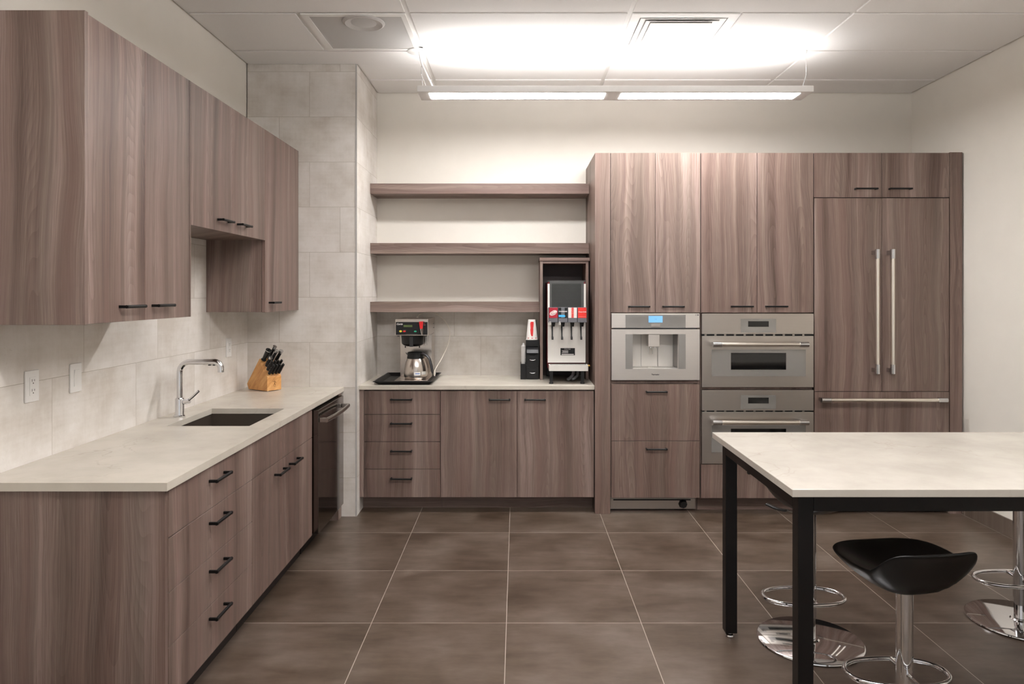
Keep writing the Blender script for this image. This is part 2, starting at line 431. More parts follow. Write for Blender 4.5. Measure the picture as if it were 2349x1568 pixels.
# lay-in ceiling: board above, tiles dropped below the tee faces
b = B(); b.mi = 1; b.box(XL-0.15, XR+0.15, YN, YB+0.12, ZC, ZC+0.1); b.mi = 0
xs = [XL-0.02, -0.598, 0.617, 1.832, XR+0.02]; ys = [YB+0.02] + [5.12-0.6096*k for k in range(13)]
for i in range(len(xs)-1):
    for j in range(len(ys)-1):
        x0, x1, y1, y0 = xs[i]+0.013, xs[i+1]-0.013, ys[j]-0.013, ys[j+1]+0.013
        x0, x1, y1 = max(x0, XL+0.008), min(x1, XR-0.018), min(y1, YB-0.016)
        if y0 < YN: continue
        if j == 2 and i == 0: x1 = -1.214
        if j == 2 and i == 2: x0 = 1.236
        if x0 < -1.07 and y1 > 4.776:   # pillar corner
            if y0 < 4.70: b.box(x0, x1, y0, 4.772, ZC-0.009, ZC+0.001, 0.0015, 1)
            x0 = -1.055
            y0b = max(y0, 4.772); b.box(x0, x1, y0b, y1, ZC-0.009, ZC+0.001)
            continue
        b.box(x0, x1, y0, y1, ZC-0.009, ZC+0.001, 0.0015, 1)
struct('ceiling', b, [CEIL, TEE])

# ------------------------------------------------------------------ ceiling fittings
t = thing('ceiling_speaker', 'grey perforated square ceiling panel with a round speaker', 'speaker', (-0.905, 4.205, ZC-0.012))
b = B().slab(-1.188, -0.612, 3.914, 4.496, -1.150, -0.640, 3.945, 4.465, ZC-0.012, ZC-0.001)
part('panel_frame', b, TEE, t)
part('perforated_panel', B().box(-1.1495, -0.6405, 3.9455, 4.4645, ZC-0.009, ZC-0.003), PERF, t)
part('speaker_ring', B().lathe([(0.10, 0.0), (0.118, -0.003), (0.116, -0.009), (0.104, -0.015), (0.088, -0.010), (0.07, -0.005)][::-1], (-0.863, 4.03, ZC-0.0085)), simple('speaker_grey', (196, 193, 190), 0.5), t)
part('speaker_cone', B().lathe([(0.0, -0.012), (0.072, -0.006), (0.072, -0.001), (0.0, -0.001)], (-0.863, 4.03, ZC-0.0085)), PERF, t)

t = thing('air_diffuser', 'white square ceiling air vent above the pendant lamp', 'air vent', (0.93, 4.205, ZC-0.01))
X0, X1, Y0, Y1 = 0.632, 1.222, 3.914, 4.496
part('vent_frame', B().slab(X0, X1, Y0, Y1, X0+0.05, X1-0.05, Y0+0.05, Y1-0.05, ZC-0.010, ZC-0.001), TEE, t)
def ring_vane(ins, zlo, zhi, w):
    bb = B(); o = []
    for d, z in ((ins, zlo), (ins+w, zhi), (ins+w+0.003, zhi), (ins+0.003, zlo-0.001)):
        o.append([bb.bm.verts.new(p) for p in ((X0+d, Y0+d, z), (X1-d, Y0+d, z), (X1-d, Y1-d, z), (X0+d, Y1-d, z))])
    for k in range(4):
        a, c = o[k], o[(k+1) % 4]
        for i in range(4):
            bb.bm.faces.new((a[i], a[(i+1) % 4], c[(i+1) % 4], c[i]))
    bmesh.ops.recalc_face_normals(bb.bm, faces=bb.bm.faces)
    return bb
part('vent_vane', ring_vane(0.056, ZC-0.012, ZC-0.005, 0.028), TEE, t)
part('vent_vane', ring_vane(0.090, ZC-0.013, ZC-0.006, 0.026), TEE, t)
part('center_plate', B().box(X0+0.122, X1-0.122, Y0+0.122, Y1-0.122, ZC-0.015, ZC-0.009, 0.002), TEE, t)
part('vent_throat', B().box(X0+0.0505, X1-0.0505, Y0+0.0505, Y1-0.0505, ZC-0.0015, ZC-0.0008), simple('vent_throat_grey', (205, 203, 201), 0.7), t)

def pendant(yc, lab, up, down):
    xa, xb, ya, yb, za, zb = -0.612, 1.820, yc-0.1005, yc+0.1005, 2.725, 2.762
    t = thing('pendant_light', lab, 'lamp', ((xa+xb)/2, yc, za), 'long white pendant lamps')
    PW = simple('lamp_white_enamel', (240, 238, 236), 0.45, var=0.01)
    part('housing', B().box(xa, xb, ya, yb, za, zb, 0.002), PW, t)
    for x0, x1 in ((-0.545, 0.548), (0.645, 1.752)):
        part('diffuser', B().box(x0, x1, ya+0.035, yb-0.035, za-0.0015, za+0.002), down, t)
        part('uplight_lens', B().box(x0, x1, ya+0.035, yb-0.035, zb-0.002, zb+0.0015), up, t)
    for xm, xc in ((-0.572, -0.600), (1.785, 1.815)):
        b = B().cyl((xc, yc+0.02, ZC-0.012), (xc+0.001, yc, zb+0.12), 0.0011, seg=6)
        b.cyl((xc, yc, zb+0.10), (xc, yc, zb+0.15), 0.003, seg=8)
        for s in (-1, 1): b.cyl((xc, yc, zb+0.10), (xm+s*0.012, yc+s*0.05, zb), 0.0011, seg=6)
        part('hanging_cable', b, CHROME2, t)
    part('canopy', B().lathe([(0.0, -0.012), (0.055, -0.012), (0.064, -0.006), (0.064, 0.0), (0.0, 0.0)], (-0.628, yc+0.022, ZC-0.009)), WHITE, t)
    part('ceiling_mount', B().lathe([(0.0, -0.02), (0.010, -0.02), (0.014, 0.0), (0.0, 0.0)], (1.815, yc+0.02, ZC-0.009), 16), WHITE, t)
    part('power_cord', B().tube([(-0.615, yc+0.01, ZC-0.02), (-0.60, yc+0.0, ZC-0.09), (-0.565, yc, 2.86), (-0.535, yc, 2.80), (-0.522, yc, zb)], 0.0045, 8), WHITE, t)
pendant(4.4875, 'long white pendant lamp with two lit panels hanging before the back wall', GL_UP, GL_DOWN)
pendant(1.75, 'second long white pendant lamp, nearer the camera than the table', GL_UP2, GL_DOWN2)

# ------------------------------------------------------------------ cabinetry helpers
def pull(parent, axis, c0, c1, off, z, proj=0.036):
    """black bar pull. axis 'Y': fixed on the plane x=off, facing +X, from y=c0..c1; axis 'X': on plane y=off, facing -Y"""
    b = B(); h = 0.0055; w = 0.009; g = 0.0003
    if axis == 'Y':
        for c in (c0, c1-w): b.box(off+g, off+proj, c, c+w, z-h, z+h, 0.0015)
        b.cyl((off+proj-0.006, c0-0.001, z), (off+proj-0.006, c1+0.001, z), 0.0063, seg=12)
    else:
        for c in (c0, c1-w): b.box(c, c+w, off-proj, off-g, z-h, z+h, 0.0015)
        b.cyl((c0-0.001, off-proj+0.006, z), (c1+0.001, off-proj+0.006, z), 0.0058, seg=12)
    return part('handle', b, BLACK, parent)

def frontX(root, name, x, y0, y1, z0, z1, grain, mat=None, th=0.019):
    return part(name, B().box(x-th, x, y0, y1, z0, z1, 0.0008, 1), mat or WOODV, root, grain)
def frontY(root, name, y, x0, x1, z0, z1, grain, mat=None, th=0.019):
    return part(name, B().box(x0, x1, y, y+th, z0, z1, 0.0008, 1), mat or WOODV, root, grain)
def boards(x0, x1, y0, y1, z0, z1, t=0.018, shelves=(), top=True, bottom=True, back=True, axis='Y', toe=None):
    """open-fronted carcass made of boards; front is at low y ('Y') or high x ('X')"""
    b = B()
    if axis == 'Y':
        for xa in (x0, x1-t):
            if toe: b.prism([(y0, toe[1]), (toe[0], toe[1]), (toe[0], z0), (y1, z0), (y1, z1), (y0, z1)], (xa, 0, 0), (0, 1, 0), (0, 0, 1), (t, 0, 0))
            else: b.box(xa, xa+t, y0, y1, z0, z1)
        xi0, xi1 = x0+t, x1-t
        if bottom: b.box(xi0, xi1, y0, y1, z0, z0+t)
        if top: b.box(xi0, xi1, y0, y1, z1-t, z1)
        if back: b.box(xi0, xi1, y1-0.006, y1, z0+t, z1-t)
        for s0, s1 in shelves: b.box(xi0, xi1, y0, y1-0.006, s0, s1)
    else:
        b.box(x0, x1, y0, y0+t, z0, z1); b.box(x0, x1, y1-t, y1, z0, z1)
        yi0, yi1 = y0+t, y1-t
        if bottom: b.box(x0, x1, yi0, yi1, z0, z0+t)
        if top: b.box(x0, x1, yi0, yi1, z1-t, z1)
        if back: b.box(x0, x0+0.006, yi0, yi1, z0+t, z1-t)
    return b

# ------------------------------------------------------------------ left wall cabinets
XU = -1.458; XUi = XU-0.021; XW = XL+0.001; ZT = 2.437
G1 = 'wall cabinets on the left wall'
t = thing('wall_cabinet', 'two-door wall cabinet nearest the camera at far left, with broad dark end panel', 'cabinet', (XW, 2.80, 1.385), G1)
part('carcass', B().box(XW, XUi, 2.431, 3.198, 1.387, ZT-0.001), WOODV, t, 0.91)
part('end_panel', B().box(XW, XU+0.002, 2.410, 2.429, 1.383, ZT+0.006, 0.0008, 1), WOODV, t, 0.13)
d = frontX(t, 'door', XU, 2.432, 2.8035, 1.385, ZT, 0.21); pull(d, 'Y', 2.617, 2.752, XU, 1.440)
d = frontX(t, 'door', XU, 2.8065, 3.181, 1.385, ZT, 0.33); pull(d, 'Y', 2.852, 2.985, XU, 1.440)
part('side_panel', B().box(XUi+0.001, XU, 3.184, 3.198, 1.385, ZT), WOODV, t, 0.33)
t = thing('wall_cabinet', 'short two-door wall cabinet high above the sink', 'cabinet', (XW, 3.67, 1.795), G1)
part('carcass', B().box(XW, XUi, 3.2005, 4.1395, 1.797, ZT-0.001), WOODV, t, 0.44)
d = frontX(t, 'door', XU, 3.2005, 3.668, 1.795, ZT, 0.45); pull(d, 'Y', 3.478, 3.612, XU, 1.848)
d = frontX(t, 'door', XU, 3.671, 4.1385, 1.795, ZT, 0.52); pull(d, 'Y', 3.722, 3.855, XU, 1.848)
t = thing('wall_cabinet', 'narrow one-door wall cabinet against the tiled pillar', 'cabinet', (XW, 4.46, 1.378), G1)
part('carcass', B().box(XW, XUi, 4.1415, 4.773, 1.380, ZT-0.001), WOODV, t, 0.66)
d = frontX(t, 'door', XU, 4.1415, 4.773, 1.378, ZT, 0.63); pull(d, 'Y', 4.197, 4.330, XU, 1.434)

# ------------------------------------------------------------------ left base run
XF = -1.165; XFi = XF-0.021
t = thing('drawer_cabinet', 'four-drawer base cabinet nearest the camera under the left counter', 'cabinet', (XW, 2.76, 0.0))
part('carcass', B().box(XW, XFi, 2.391, 3.1475, 0.113, 0.834), WOODV, t, 0.91)
part('end_panel', B().box(XW, XF, 2.3695, 2.3885, 0.0, 0.834, 0.0008, 1), WOODV, t, 0.77)
zs = [0.832, 0.6705, 0.487, 0.3035, 0.115]
for i in range(4):
    d = frontX(t, 'drawer', XF, 2.392, 3.1475, zs[i+1]+(0.0015 if i < 3 else 0), zs[i]-(0.0015 if i else 0), 0.29)
    pull(d, 'Y', 2.702, 2.845, XF, (0.779, 0.619, 0.437, 0.2575)[i])
part('toe_kick', B().box(XW, -1.235, 2.391, 3.1475, 0.0, 0.112), TOEK, t)
t = thing('sink_cabinet', 'two-door base cabinet under the sink with a plain top panel', 'cabinet', (XW, 3.61, 0.0))
part('carcass', boards(XW, XFi, 3.1505, 4.0665, 0.113, 0.834, axis='X', top=False), WOODV, t, 0.91)
frontX(t, 'false_front', XF, 3.151, 4.066, 0.672, 0.832, 0.29)
d = frontX(t, 'door', XF, 3.151, 3.607, 0.115, 0.669, 0.29); pull(d, 'Y', 3.43, 3.566, XF, 0.618)
d = frontX(t, 'door', XF, 3.609, 4.066, 0.115, 0.669, 0.29); pull(d, 'Y', 3.652, 3.788, XF, 0.618)
part('toe_kick', B().box(XW, -1.235, 3.1505, 4.0665, 0.0, 0.112), TOEK, t)
t = thing('dishwasher', 'dark stainless dishwasher with bar handle at the end of the left counter', 'dishwasher', (XW, 4.38, 0.0))
part('tub', B().box(XW, -1.178, 4.086, 4.690, 0.112, 0.826), PLASTIC, t)
part('door', B().box(-1.176, -1.133, 4.083, 4.672, 0.116, 0.822, 0.003), STEELD, t)
dz = 0.763
b = B()
for y in (4.105, 4.63): b.box(-1.1327, -1.087, y-0.008, y+0.008, dz-0.013, dz+0.013, 0.003)
b.tube([(-1.092, 4.097, dz), (-1.083, 4.23, dz), (-1.080, 4.367, dz), (-1.083, 4.50, dz), (-1.092, 4.638, dz)], 0.0125, 14, flat=(0.8, 1.1))
part('handle', b, brushed('handle_stainless', (196, 190, 184), 0.25), t)
part('toe_kick', B().box(XW, -1.235, 4.086, 4.690, 0.0, 0.111), TOEK, t)
solo('filler_panel', B().box(XW, -1.172, 4.6935, 4.774, 0.0, 0.834), WOODV, 'narrow wood filler strip between the dishwasher and the tiled pillar', 'panel', grain=0.4)
t = thing('countertop', 'long beige stone countertop with a sink cut-out along the left wall', 'countertop', (-1.48, 3.57, 0.836))
part('slab', B().slab(XL+0.0005, -1.155, 2.361, 4.7745, -1.655, -1.262, 3.372, 3.882, 0.836, 0.864), QUARTZ, t)
# undermount sink
t = thing('sink', 'dark undermount kitchen sink set in the left countertop', 'sink', (-1.46, 3.63, 0.62))
x0, x1, y0, y1, zt, zb = -1.660, -1.257, 3.367, 3.887, 0.8355, 0.64
b = B().slab(x0-0.02, x1+0.02, y0-0.02, y1+0.02, x0, x1, y0, y1, zt-0.010, zt)
b.slab(x0-0.006, x1+0.006, y0-0.006, y1+0.006, x0, x1, y0, y1, zb, zt-0.010)
b.box(x0-0.006, x1+0.006, y0-0.006, y1+0.006, zb-0.006, zb)
part('basin', b, SINKM, t)
part('drain', B().lathe([(0.0, 0.001), (0.02, 0.001), (0.04, 0.004), (0.045, 0.0), (0.0, 0.0)][::-1], (-1.46, 3.63, zb+0.0005), 24), CHROME2, t)
# faucet
fx, fy = -1.712, 3.63
t = thing('faucet', 'tall chrome kitchen faucet with pull-out spout behind the sink', 'faucet', (fx, fy, 0.864))
part('base_body', B().lathe([(0.0, 0.0), (0.0275, 0.0), (0.0275, 0.004), (0.0225, 0.008), (0.0215, 0.012), (0.0215, 0.088), (0.019, 0.094), (0.0145, 0.096), (0.0, 0.096)], (fx, fy, 0.8645)), CHROME, t)
zt = 1.141; R = 0.052
pts = [(fx, fy, 0.955), (fx, fy, 1.02), (fx, fy, zt-R-0.01)] + [(fx+R-R*math.cos(a), fy, zt-R+R*math.sin(a)) for a in [PI/2*k/6 for k in range(1, 7)]] + [(fx+0.12, fy, zt)]
part('spout_tube', B().tube(pts, 0.0142, 20, sub=3), CHROME, t)
xe = -1.503; r2 = 0.034
pts = [(fx+0.1205, fy, zt), (fx+0.15, fy, zt)] + [(xe-r2+r2*math.sin(a), fy, zt-r2+r2*math.cos(a)) for a in [PI/2*k/6 for k in range(0, 7)]] + [(xe, fy, 1.089)]
sp = part('spray_head', B().tube(pts, 0.0152, 20, sub=3), CHROME, t)
part('spray_button', B().box(fx+0.147, fx+0.160, fy-0.008, fy+0.008, zt-0.0175, zt-0.0145, 0.001).box(fx+0.170, fx+0.183, fy-0.008, fy+0.008, zt-0.0175, zt-0.0145, 0.001), PLASTIC, sp)
b = B().cyl((fx+0.020, fy, 0.938), (fx+0.050, fy, 0.944), 0.0125, 0.0135, seg=20)
b.tube([(fx+0.046, fy, 0.948), (fx+0.070, fy, 0.968), (fx+0.097, fy, 0.994)], 0.0062, 12, sub=3)
part('lever', b, CHROME, t)

# wall plates on the left splashback
def outlet(y, z, lab):
    t = thing('wall_outlet', lab, 'outlet', (XL, y, z), 'white double outlets')
    part('cover_plate', B().box(XL+0.0005, XL+0.007, y-0.037, y+0.037, z-0.058, z+0.058, 0.002), WHITE, t)
    part('receptacle', B().box(XL+0.0071, XL+0.0095, y-0.017, y+0.017, z-0.034, z+0.034, 0.001), WHITE, t)
    b = B()
    for s in (0.017, -0.019):
        b.box(XL+0.0096, XL+0.0100, y-0.0075, y-0.0055, z+s, z+s+0.009); b.box(XL+0.0096, XL+0.0100, y+0.0055, y+0.0075, z+s+0.001, z+s+0.008)
        b.cyl((XL+0.0096, y, z+s-0.006), (XL+0.0100, y, z+s-0.006), 0.0025, seg=10)
    part('socket_slots', b, SLOT, t)
    for q in (-0.048, 0.048): part('screw', B().cyl((XL+0.0068, y, z+q), (XL+0.0076, y, z+q), 0.0025, seg=10), WHITEP, t)
outlet(2.648, 1.146, 'white wall outlet nearest the camera, left of the light switch')
outlet(4.458, 1.152, 'white wall outlet near the knife block, beyond the faucet')
t = thing('light_switch', 'white rocker light switch on the left splashback', 'switch', (XL, 2.911, 1.146))
y, z = 2.911, 1.146
part('cover_plate', B().box(XL+0.0005, XL+0.007, y-0.037, y+0.037, z-0.058, z+0.058, 0.002), WHITE, t)
part('rocker', B().prism([(0.0071, -0.033), (0.0105, -0.033), (0.0085, 0.0), (0.0125, 0.033), (0.0071, 0.033)], (XL, y-0.0165, z), (1, 0, 0), (0, 0, 1), (0, 0.033, 0)), WHITE, t)

# ------------------------------------------------------------------ knife block in the corner
A = Vector((-1.587, 4.545, 0.8675)); F = Vector((0.835, -0.55, 0)).normalized(); W = Vector((0.55, 0.835, 0)).normalized(); Z = Vector((0, 0, 1))
WD = 0.108
t = thing('knife_block', 'slanted light wooden knife block in the corner of the left counter', 'knife block', A)
prof = [(0, 0), (0, 0.088), (-0.026, 0.128), (-0.034, 0.122), (-0.078, 0.203), (-0.205, 0.034), (-0.188, 0.0)]
part('block_body', B().prism(prof, A, F, Z, W*WD, 0.0015), OAK, t)
for fa in (-0.012, -0.175):
    for w in (0.012, WD-0.012):
        p = A+F*fa+W*w; part('rubber_foot', B().cyl((p.x, p.y, 0.8643), (p.x, p.y, 0.8673), 0.006, seg=12), WHITEP, t)
pl = B()   # burnt-in pair of small figures on the front face
def seg2(p, q, w=0.0016):
    a = A+F*0.0003+W*(WD*0.52+p[0])+Z*p[1]; c = A+F*0.0003+W*(WD*0.52+q[0])+Z*q[1]
    pl.cyl(a, c, w*0.6, seg=6)
for p, q in (((0, 0.062), (0, 0.040)), ((-0.011, 0.056), (0.011, 0.052)), ((0, 0.046), (-0.008, 0.030)), ((0, 0.046), (0.008, 0.030)), ((-0.012, 0.060), (-0.006, 0.054)), ((0.012, 0.046), (0.006, 0.052)),
             ((-0.008, 0.024), (0.008, 0.024))): seg2(p, q)
part('burnt_mark', pl, simple('burnt_brown', (110, 70, 34), 0.6), t)
D = (F*0.62+Z*0.785).normalized(); S = D.cross(W).normalized()
def knife(name, lab, cat, fa, h, w, L, cap, grp, rad=0.0108, steel=False):
    base = A+F*fa+Z*h+W*w+D*(0.012 if cap else 0.008)
    t = thing(name, lab, cat, base, grp)
    if steel:
        b = B().tube([base, base+D*0.006, base+D*0.010, base+D*0.03, base+D*0.06, base+D*0.085, base+D*L], lambda q: (0.016 if q < 0.12 else 0.0085+0.0105*q), 16, sub=3)
        part('handle', b, PLASTIC, t)
        part('end_ring', B().cyl(base+D*(L+0.0005), base+D*(L+0.004), 0.0192, seg=20), CHROME2, t)
        part('hanging_loop', B().cyl(base+D*(L+0.0045), base+D*(L+0.016), 0.0065, 0.005, seg=14), PLASTIC, t)
        return
    n = 7; pts = [base+D*(L*k/(n-1))+S*(0.0015*math.sin(PI*k/(n-1)*1.3)) for k in range(n)]
    part('handle', B().tube(pts, lambda q: rad*(1.0+0.12*math.sin(q*PI*1.9-0.6)), 12, sub=2, flat=(0.72, 1.15) if True else None), PLASTIC, t)
    part('tang', B().tube([p+S*(rad*1.02) for p in pts], 0.0013, 6, sub=2), CHROME2, t)
    b = B()
    for q in (0.25, 0.5, 0.75):
        p = base+D*(L*q)+S*(0.0015*math.sin(PI*q*1.3))
        b.cyl(p-W*rad*1.22, p+W*rad*1.22, 0.0016, seg=8)
    part('rivet', b, CHROME2, t)
    if cap: part('end_cap', B().cyl(base+D*(L+0.0005), base+D*(L+0.016), rad*1.15, rad*1.25, seg=16), CHROME2, t)
gK = 'black-handled kitchen knives in the block'
knife('sharpening_steel', 'black round-handled sharpening steel at the top of the knife block', 'sharpening steel', -0.068, 0.188, 0.020, 0.078, False, None, steel=True)
knife('kitchen_knife', 'steel-capped knife at the top of the block, beside the sharpening steel', 'knife', -0.070, 0.190, 0.058, 0.088, True, gK)
knife('kitchen_knife', 'steel-capped knife below the topmost capped one, mid block', 'knife', -0.056, 0.1625, 0.060, 0.092, True, gK)
knife('kitchen_knife', 'steel-capped knife farthest right, with broad pale spine', 'knife', -0.053, 0.157, 0.091, 0.094, True, gK, 0.0118)
knife('kitchen_knife', 'short steel-capped knife at the left edge of the block', 'knife', -0.047, 0.146, 0.024, 0.062, True, gK)
gS = 'black steak knives in the lower rows of the block'
i = 0
cols = ('leftmost', 'second from left', 'third from left', 'rightmost')
for row, (fa, h) in enumerate(((-0.024, 0.126), (-0.008, 0.1015))):
    for k in range(4):
        knife('steak_knife', 'black riveted steak knife, %s in the %s row of the knife block' % (cols[k], ('upper steak', 'lowest')[row]), 'knife', fa, h, 0.016+0.025*k, 0.076, False, gS, 0.0094)

# ------------------------------------------------------------------ back base run
YF = 4.860
t = thing('countertop', 'short beige stone countertop under the open shelves', 'countertop', (-0.27, 5.16, 0.836))
part('slab', B().box(-1.0705, 0.5255, 4.846, YB-0.0005, 0.836, 0.864, 0.001, 1), QUARTZ, t)
t = thing('drawer_cabinet', 'four-drawer base cabinet beside the tiled pillar, under the coffee brewer', 'cabinet', (-0.78, 5.1, 0.0))
part('carcass', B().box(-1.038, -0.522, YF+0.021, YB-0.001, 0.102, 0.834), WOODV, t, 0.2)
part('filler_strip', B().box(-1.0705, -1.0395, YF+0.004, YF+0.024, 0.104, 0.834), WOODV, t, 0.15)
zz = [0.8255, 0.666, 0.481, 0.2955, 0.104]
for i in range(4):
    d = frontY(t, 'drawer', YF, -1.0365, -0.5215, zz[i+1]+(0.0015 if i < 3 else 0), zz[i]-(0.0015 if i else 0), 0.58)
    pull(d, 'X', -0.856, -0.711, YF, (0.770, 0.608, 0.421, 0.234)[i])
part('toe_kick', B().box(-1.0705, -0.522, 4.98, YB-0.001, 0.0, 0.101), WOODH, t, 0.2)
t = thing('door_cabinet', 'two-door base cabinet under the back counter', 'cabinet', (0.0, 5.1, 0.0))
part('carcass', B().box(-0.520, 0.523, YF+0.021, YB-0.001, 0.102, 0.834), WOODV, t, 0.2)
d = frontY(t, 'door', YF, -0.5185, -0.0015, 0.104, 0.8255, 0.71); pull(d, 'X', -0.190, -0.046, YF, 0.769)
d = frontY(t, 'door', YF, 0.0015, 0.5215, 0.104, 0.8255, 0.83); pull(d, 'X', 0.050, 0.194, YF, 0.769)
part('toe_kick', B().box(-0.520, 0.5255, 4.98, YB-0.001, 0.0, 0.101), WOODH, t, 0.2)

# open shelves
gSh = 'floating wood shelves on the back wall'
for z0, z1, x1, lab, gr in ((2.214, 2.289, 0.5255, 'topmost of the three thick wooden wall shelves', 0.11),
                            (1.778, 1.855, 0.5255, 'middle of the three thick wooden wall shelves', 0.37),
                            (1.3515, 1.4265, 0.1650, 'lowest and shortest thick wooden wall shelf, above the coffee brewer', 0.59)):
    solo('wall_shelf', B().box(-1.0705, x1, 5.215, YB-0.0005, z0, z1, 0.0008, 1), WOODH, lab, 'shelf', gSh, gr)
# fountain niche cabinet
t = thing('niche_cabinet', 'narrow open wooden cabinet standing on the back counter around the drink fountain', 'cabinet', (0.34, 5.3, 0.8645))
part('side_panel', B().box(0.1665, 0.186, 5.16, YB-0.001, 0.8645, 1.722), WOODV, t, 0.3)
part('side_panel', B().box(0.4965, 0.516, 5.16, YB-0.001, 0.8645, 1.722), WOODV, t, 0.35)
part('top_panel', B().box(0.1865, 0.496, 5.16, YB-0.001, 1.704, 1.722), WOODH, t, 0.3)
part('cap_board', B().box(0.163, 0.5245, 5.153, YB-0.001, 1.7225, 1.7455, 0.0008, 1), WOODH, t, 0.5)
part('back_panel', B().box(0.1865, 0.496, 5.455, YB-0.001, 0.8645, 1.7035), DARKIN, t)

# ------------------------------------------------------------------ drink fountain
t = thing('drink_fountain', 'black and steel four-tap soft drink fountain in the wooden niche', 'drink dispenser', (0.347, 5.17, 0.8645))
yb = 4.995
part('body', B().box(0.216, 0.478, yb+0.0135, 5.44, 1.262, 1.568, 0.003).box(0.216, 0.478, yb+0.06, 5.44, 0.96, 1.262, 0.003), DRED, t)
b = B().frame(0.228, 0.466, 1.384, 1.572, 0.242, 0.450, 1.392, 1.556, yb-0.004, yb+0.0035)
b.box(0.2135, 0.4805, yb-0.004, yb+0.0035, 1.5725, 1.5775)
for k in range(18):
    z = 1.396+k*0.009
    b.box(0.2425, 0.4495, yb-0.003, yb+0.0015, z, z+0.0042)
part('grille_backing', B().box(0.229, 0.465, yb+0.0045, yb+0.013, 1.385, 1.571), PLASTIC, t)
part('cooling_grille', b, simple('grille_grey', (72, 73, 72), 0.5), t)
part('side_strip', B().box(0.2135, 0.2275, yb-0.005, yb+0.0035, 1.384, 1.555, 0.001), STEELL, t)
part('side_strip', B().box(0.4665, 0.4805, yb-0.005, yb+0.0035, 1.384, 1.555, 0.001), STEELL, t)
part('splash_plate', B().box(0.2145, 0.4795, yb+0.008, yb+0.012, 1.004, 1.2615, 0.001).box(0.2145, 0.4795, yb+0.0075, yb+0.012, 1.2618, 1.383), STEELL, t)
ym = 4.928
lbl = (MAROON, PLASTIC, WHITEP, REDLBL)
for k in range(4):
    x0 = 0.2185+k*0.0662; x1 = x0+0.0635; xc = (x0+x1)/2
    v = part('tap_module', B().box(x0, x1, ym, yb+0.0065, 1.288, 1.392, 0.003), MGREY, t)
    part('flavor_label', B().box(x0+0.002, x1-0.002, ym-0.0012, ym-0.0003, 1.3195, 1.390), lbl[k], v)
    part('nozzle', B().cyl((xc, ym+0.025, 1.287), (xc, ym+0.025, 1.259), 0.015, 0.011, seg=16), PLASTIC, v)
    part('push_lever', B().prism([(-0.0055, 0), (0.0055, 0), (0.005, -0.085), (0.008, -0.088), (0.008, -0.108), (-0.006, -0.108), (-0.006, -0.088), (-0.005, -0.085)], (xc-0.006, ym+0.038, 1.276), (1, 0, 0), (0, 0.25, 1), (0, 0.006, 0)), MATTE, v)
    yl = ym-0.0016
    if k == 0:
        e = B(); e.prism([(0.026*math.cos(a)*0.98-0.006*math.sin(a)*0, 0.0165*math.sin(a)+0.008*math.cos(a)) for a in [2*PI*q/28 for q in range(28)]], (xc, yl+0.0003, 1.354), (1, 0, 0), (0, 0, 1), (0, -0.0004, 0))
        part('label_emblem', e, WHITEP, v)
        text('Dr', 0.018, (xc-0.007, yl-0.0006, 1.3605), v, MAROON, shear=0.3, rot=0.28)
        text('Pepper', 0.0155, (xc+0.001, yl-0.0006, 1.349), v, MAROON, shear=0.3, rot=0.28)
    elif k == 1:
        part('label_band', B().box(xc-0.012, xc+0.012, yl, yl+0.0003, 1.3195, 1.390), MGREY, v)
        text('POWERADE', 0.0105, (xc, yl-0.0006, 1.3635), v, WHITEP, bold=0.0004)
        part('label_stripe', B().prism([(-0.0295, 0.0), (0.012, 0.0), (0.018, 0.006), (0.010, 0.015), (-0.0295, 0.015)], (xc, yl-0.0003, 1.3255), (1, 0, 0), (0, 0, 1), (0, -0.0004, 0)), BLUE, v)
    elif k == 2:
        part('label_band', B().box(xc-0.0085, xc+0.0085, yl, yl+0.0003, 1.3195, 1.390), PINK, v)
        text('Diet Coke', 0.0165, (xc, yl-0.0006, 1.355), v, RED, rot=PI/2, bold=0.0003)
    else:
        text('Coca-Cola', 0.0125, (xc, yl-0.0006, 1.361), v, WHITEP, shear=0.3, bold=0.0003)
        part('label_stripe', B().box(xc-0.024, xc+0.024, yl-0.0003, yl, 1.3265, 1.330), PINK, v)
    if k < 2:
        part('price_tag', B().box(x0+0.003, x0+0.016, ym-0.001, ym-0.0003, 1.290, 1.2935), WHITEP, v)
        part('paper_tag', B().box(x0+0.002, x0+0.018, ym+0.004, ym+0.0045, 1.272, 1.2865), WHITEP, v)
s = part('sticker', B().box(0.304, 0.405, yb+0.0068, yb+0.0076, 1.056, 1.106), PLASTIC, t)
text('Coca-Cola', 0.010, (0.352, yb+0.0064, 1.099), s, WHITEP, shear=0.25)
part('print_line', B().box(0.315, 0.358, yb+0.0064, yb+0.0067, 1.086, 1.089).box(0.318, 0.358, yb+0.0064, yb+0.0067, 1.079, 1.082).box(0.313, 0.358, yb+0.0064, yb+0.0067, 1.072, 1.075).box(0.312, 0.397, yb+0.0064, yb+0.0067, 1.059, 1.065), WHITEP, s)
b = B().slab(0.2205, 0.4885, 4.915, yb+0.006, 0.228, 0.481, 4.922, yb-0.002, 0.955, 0.995).box(0.228, 0.481, 4.922, yb-0.002, 0.955, 0.985)
part('drip_tray', b, STEELL, t)
b = B()
for k in range(28): b.box(0.2285+k*0.009, 0.2285+k*0.009+0.004, 4.9225, yb-0.0025, 0.992, 0.998)
part('drip_grate', b, CHROME2, t)
for x in (0.236, 0.452):
    for y in (4.945, 5.40):
        part('leg', B().box(x-0.011, x+0.011, y-0.011, y+0.011, 0.874, 0.9545).cyl((x, y, 0.8648), (x, y, 0.874), 0.015, seg=16), PLASTIC, t)
part('underside', B().box(0.222, 0.475, 5.02, 5.43, 0.9555, 0.9598), PLASTIC, t)
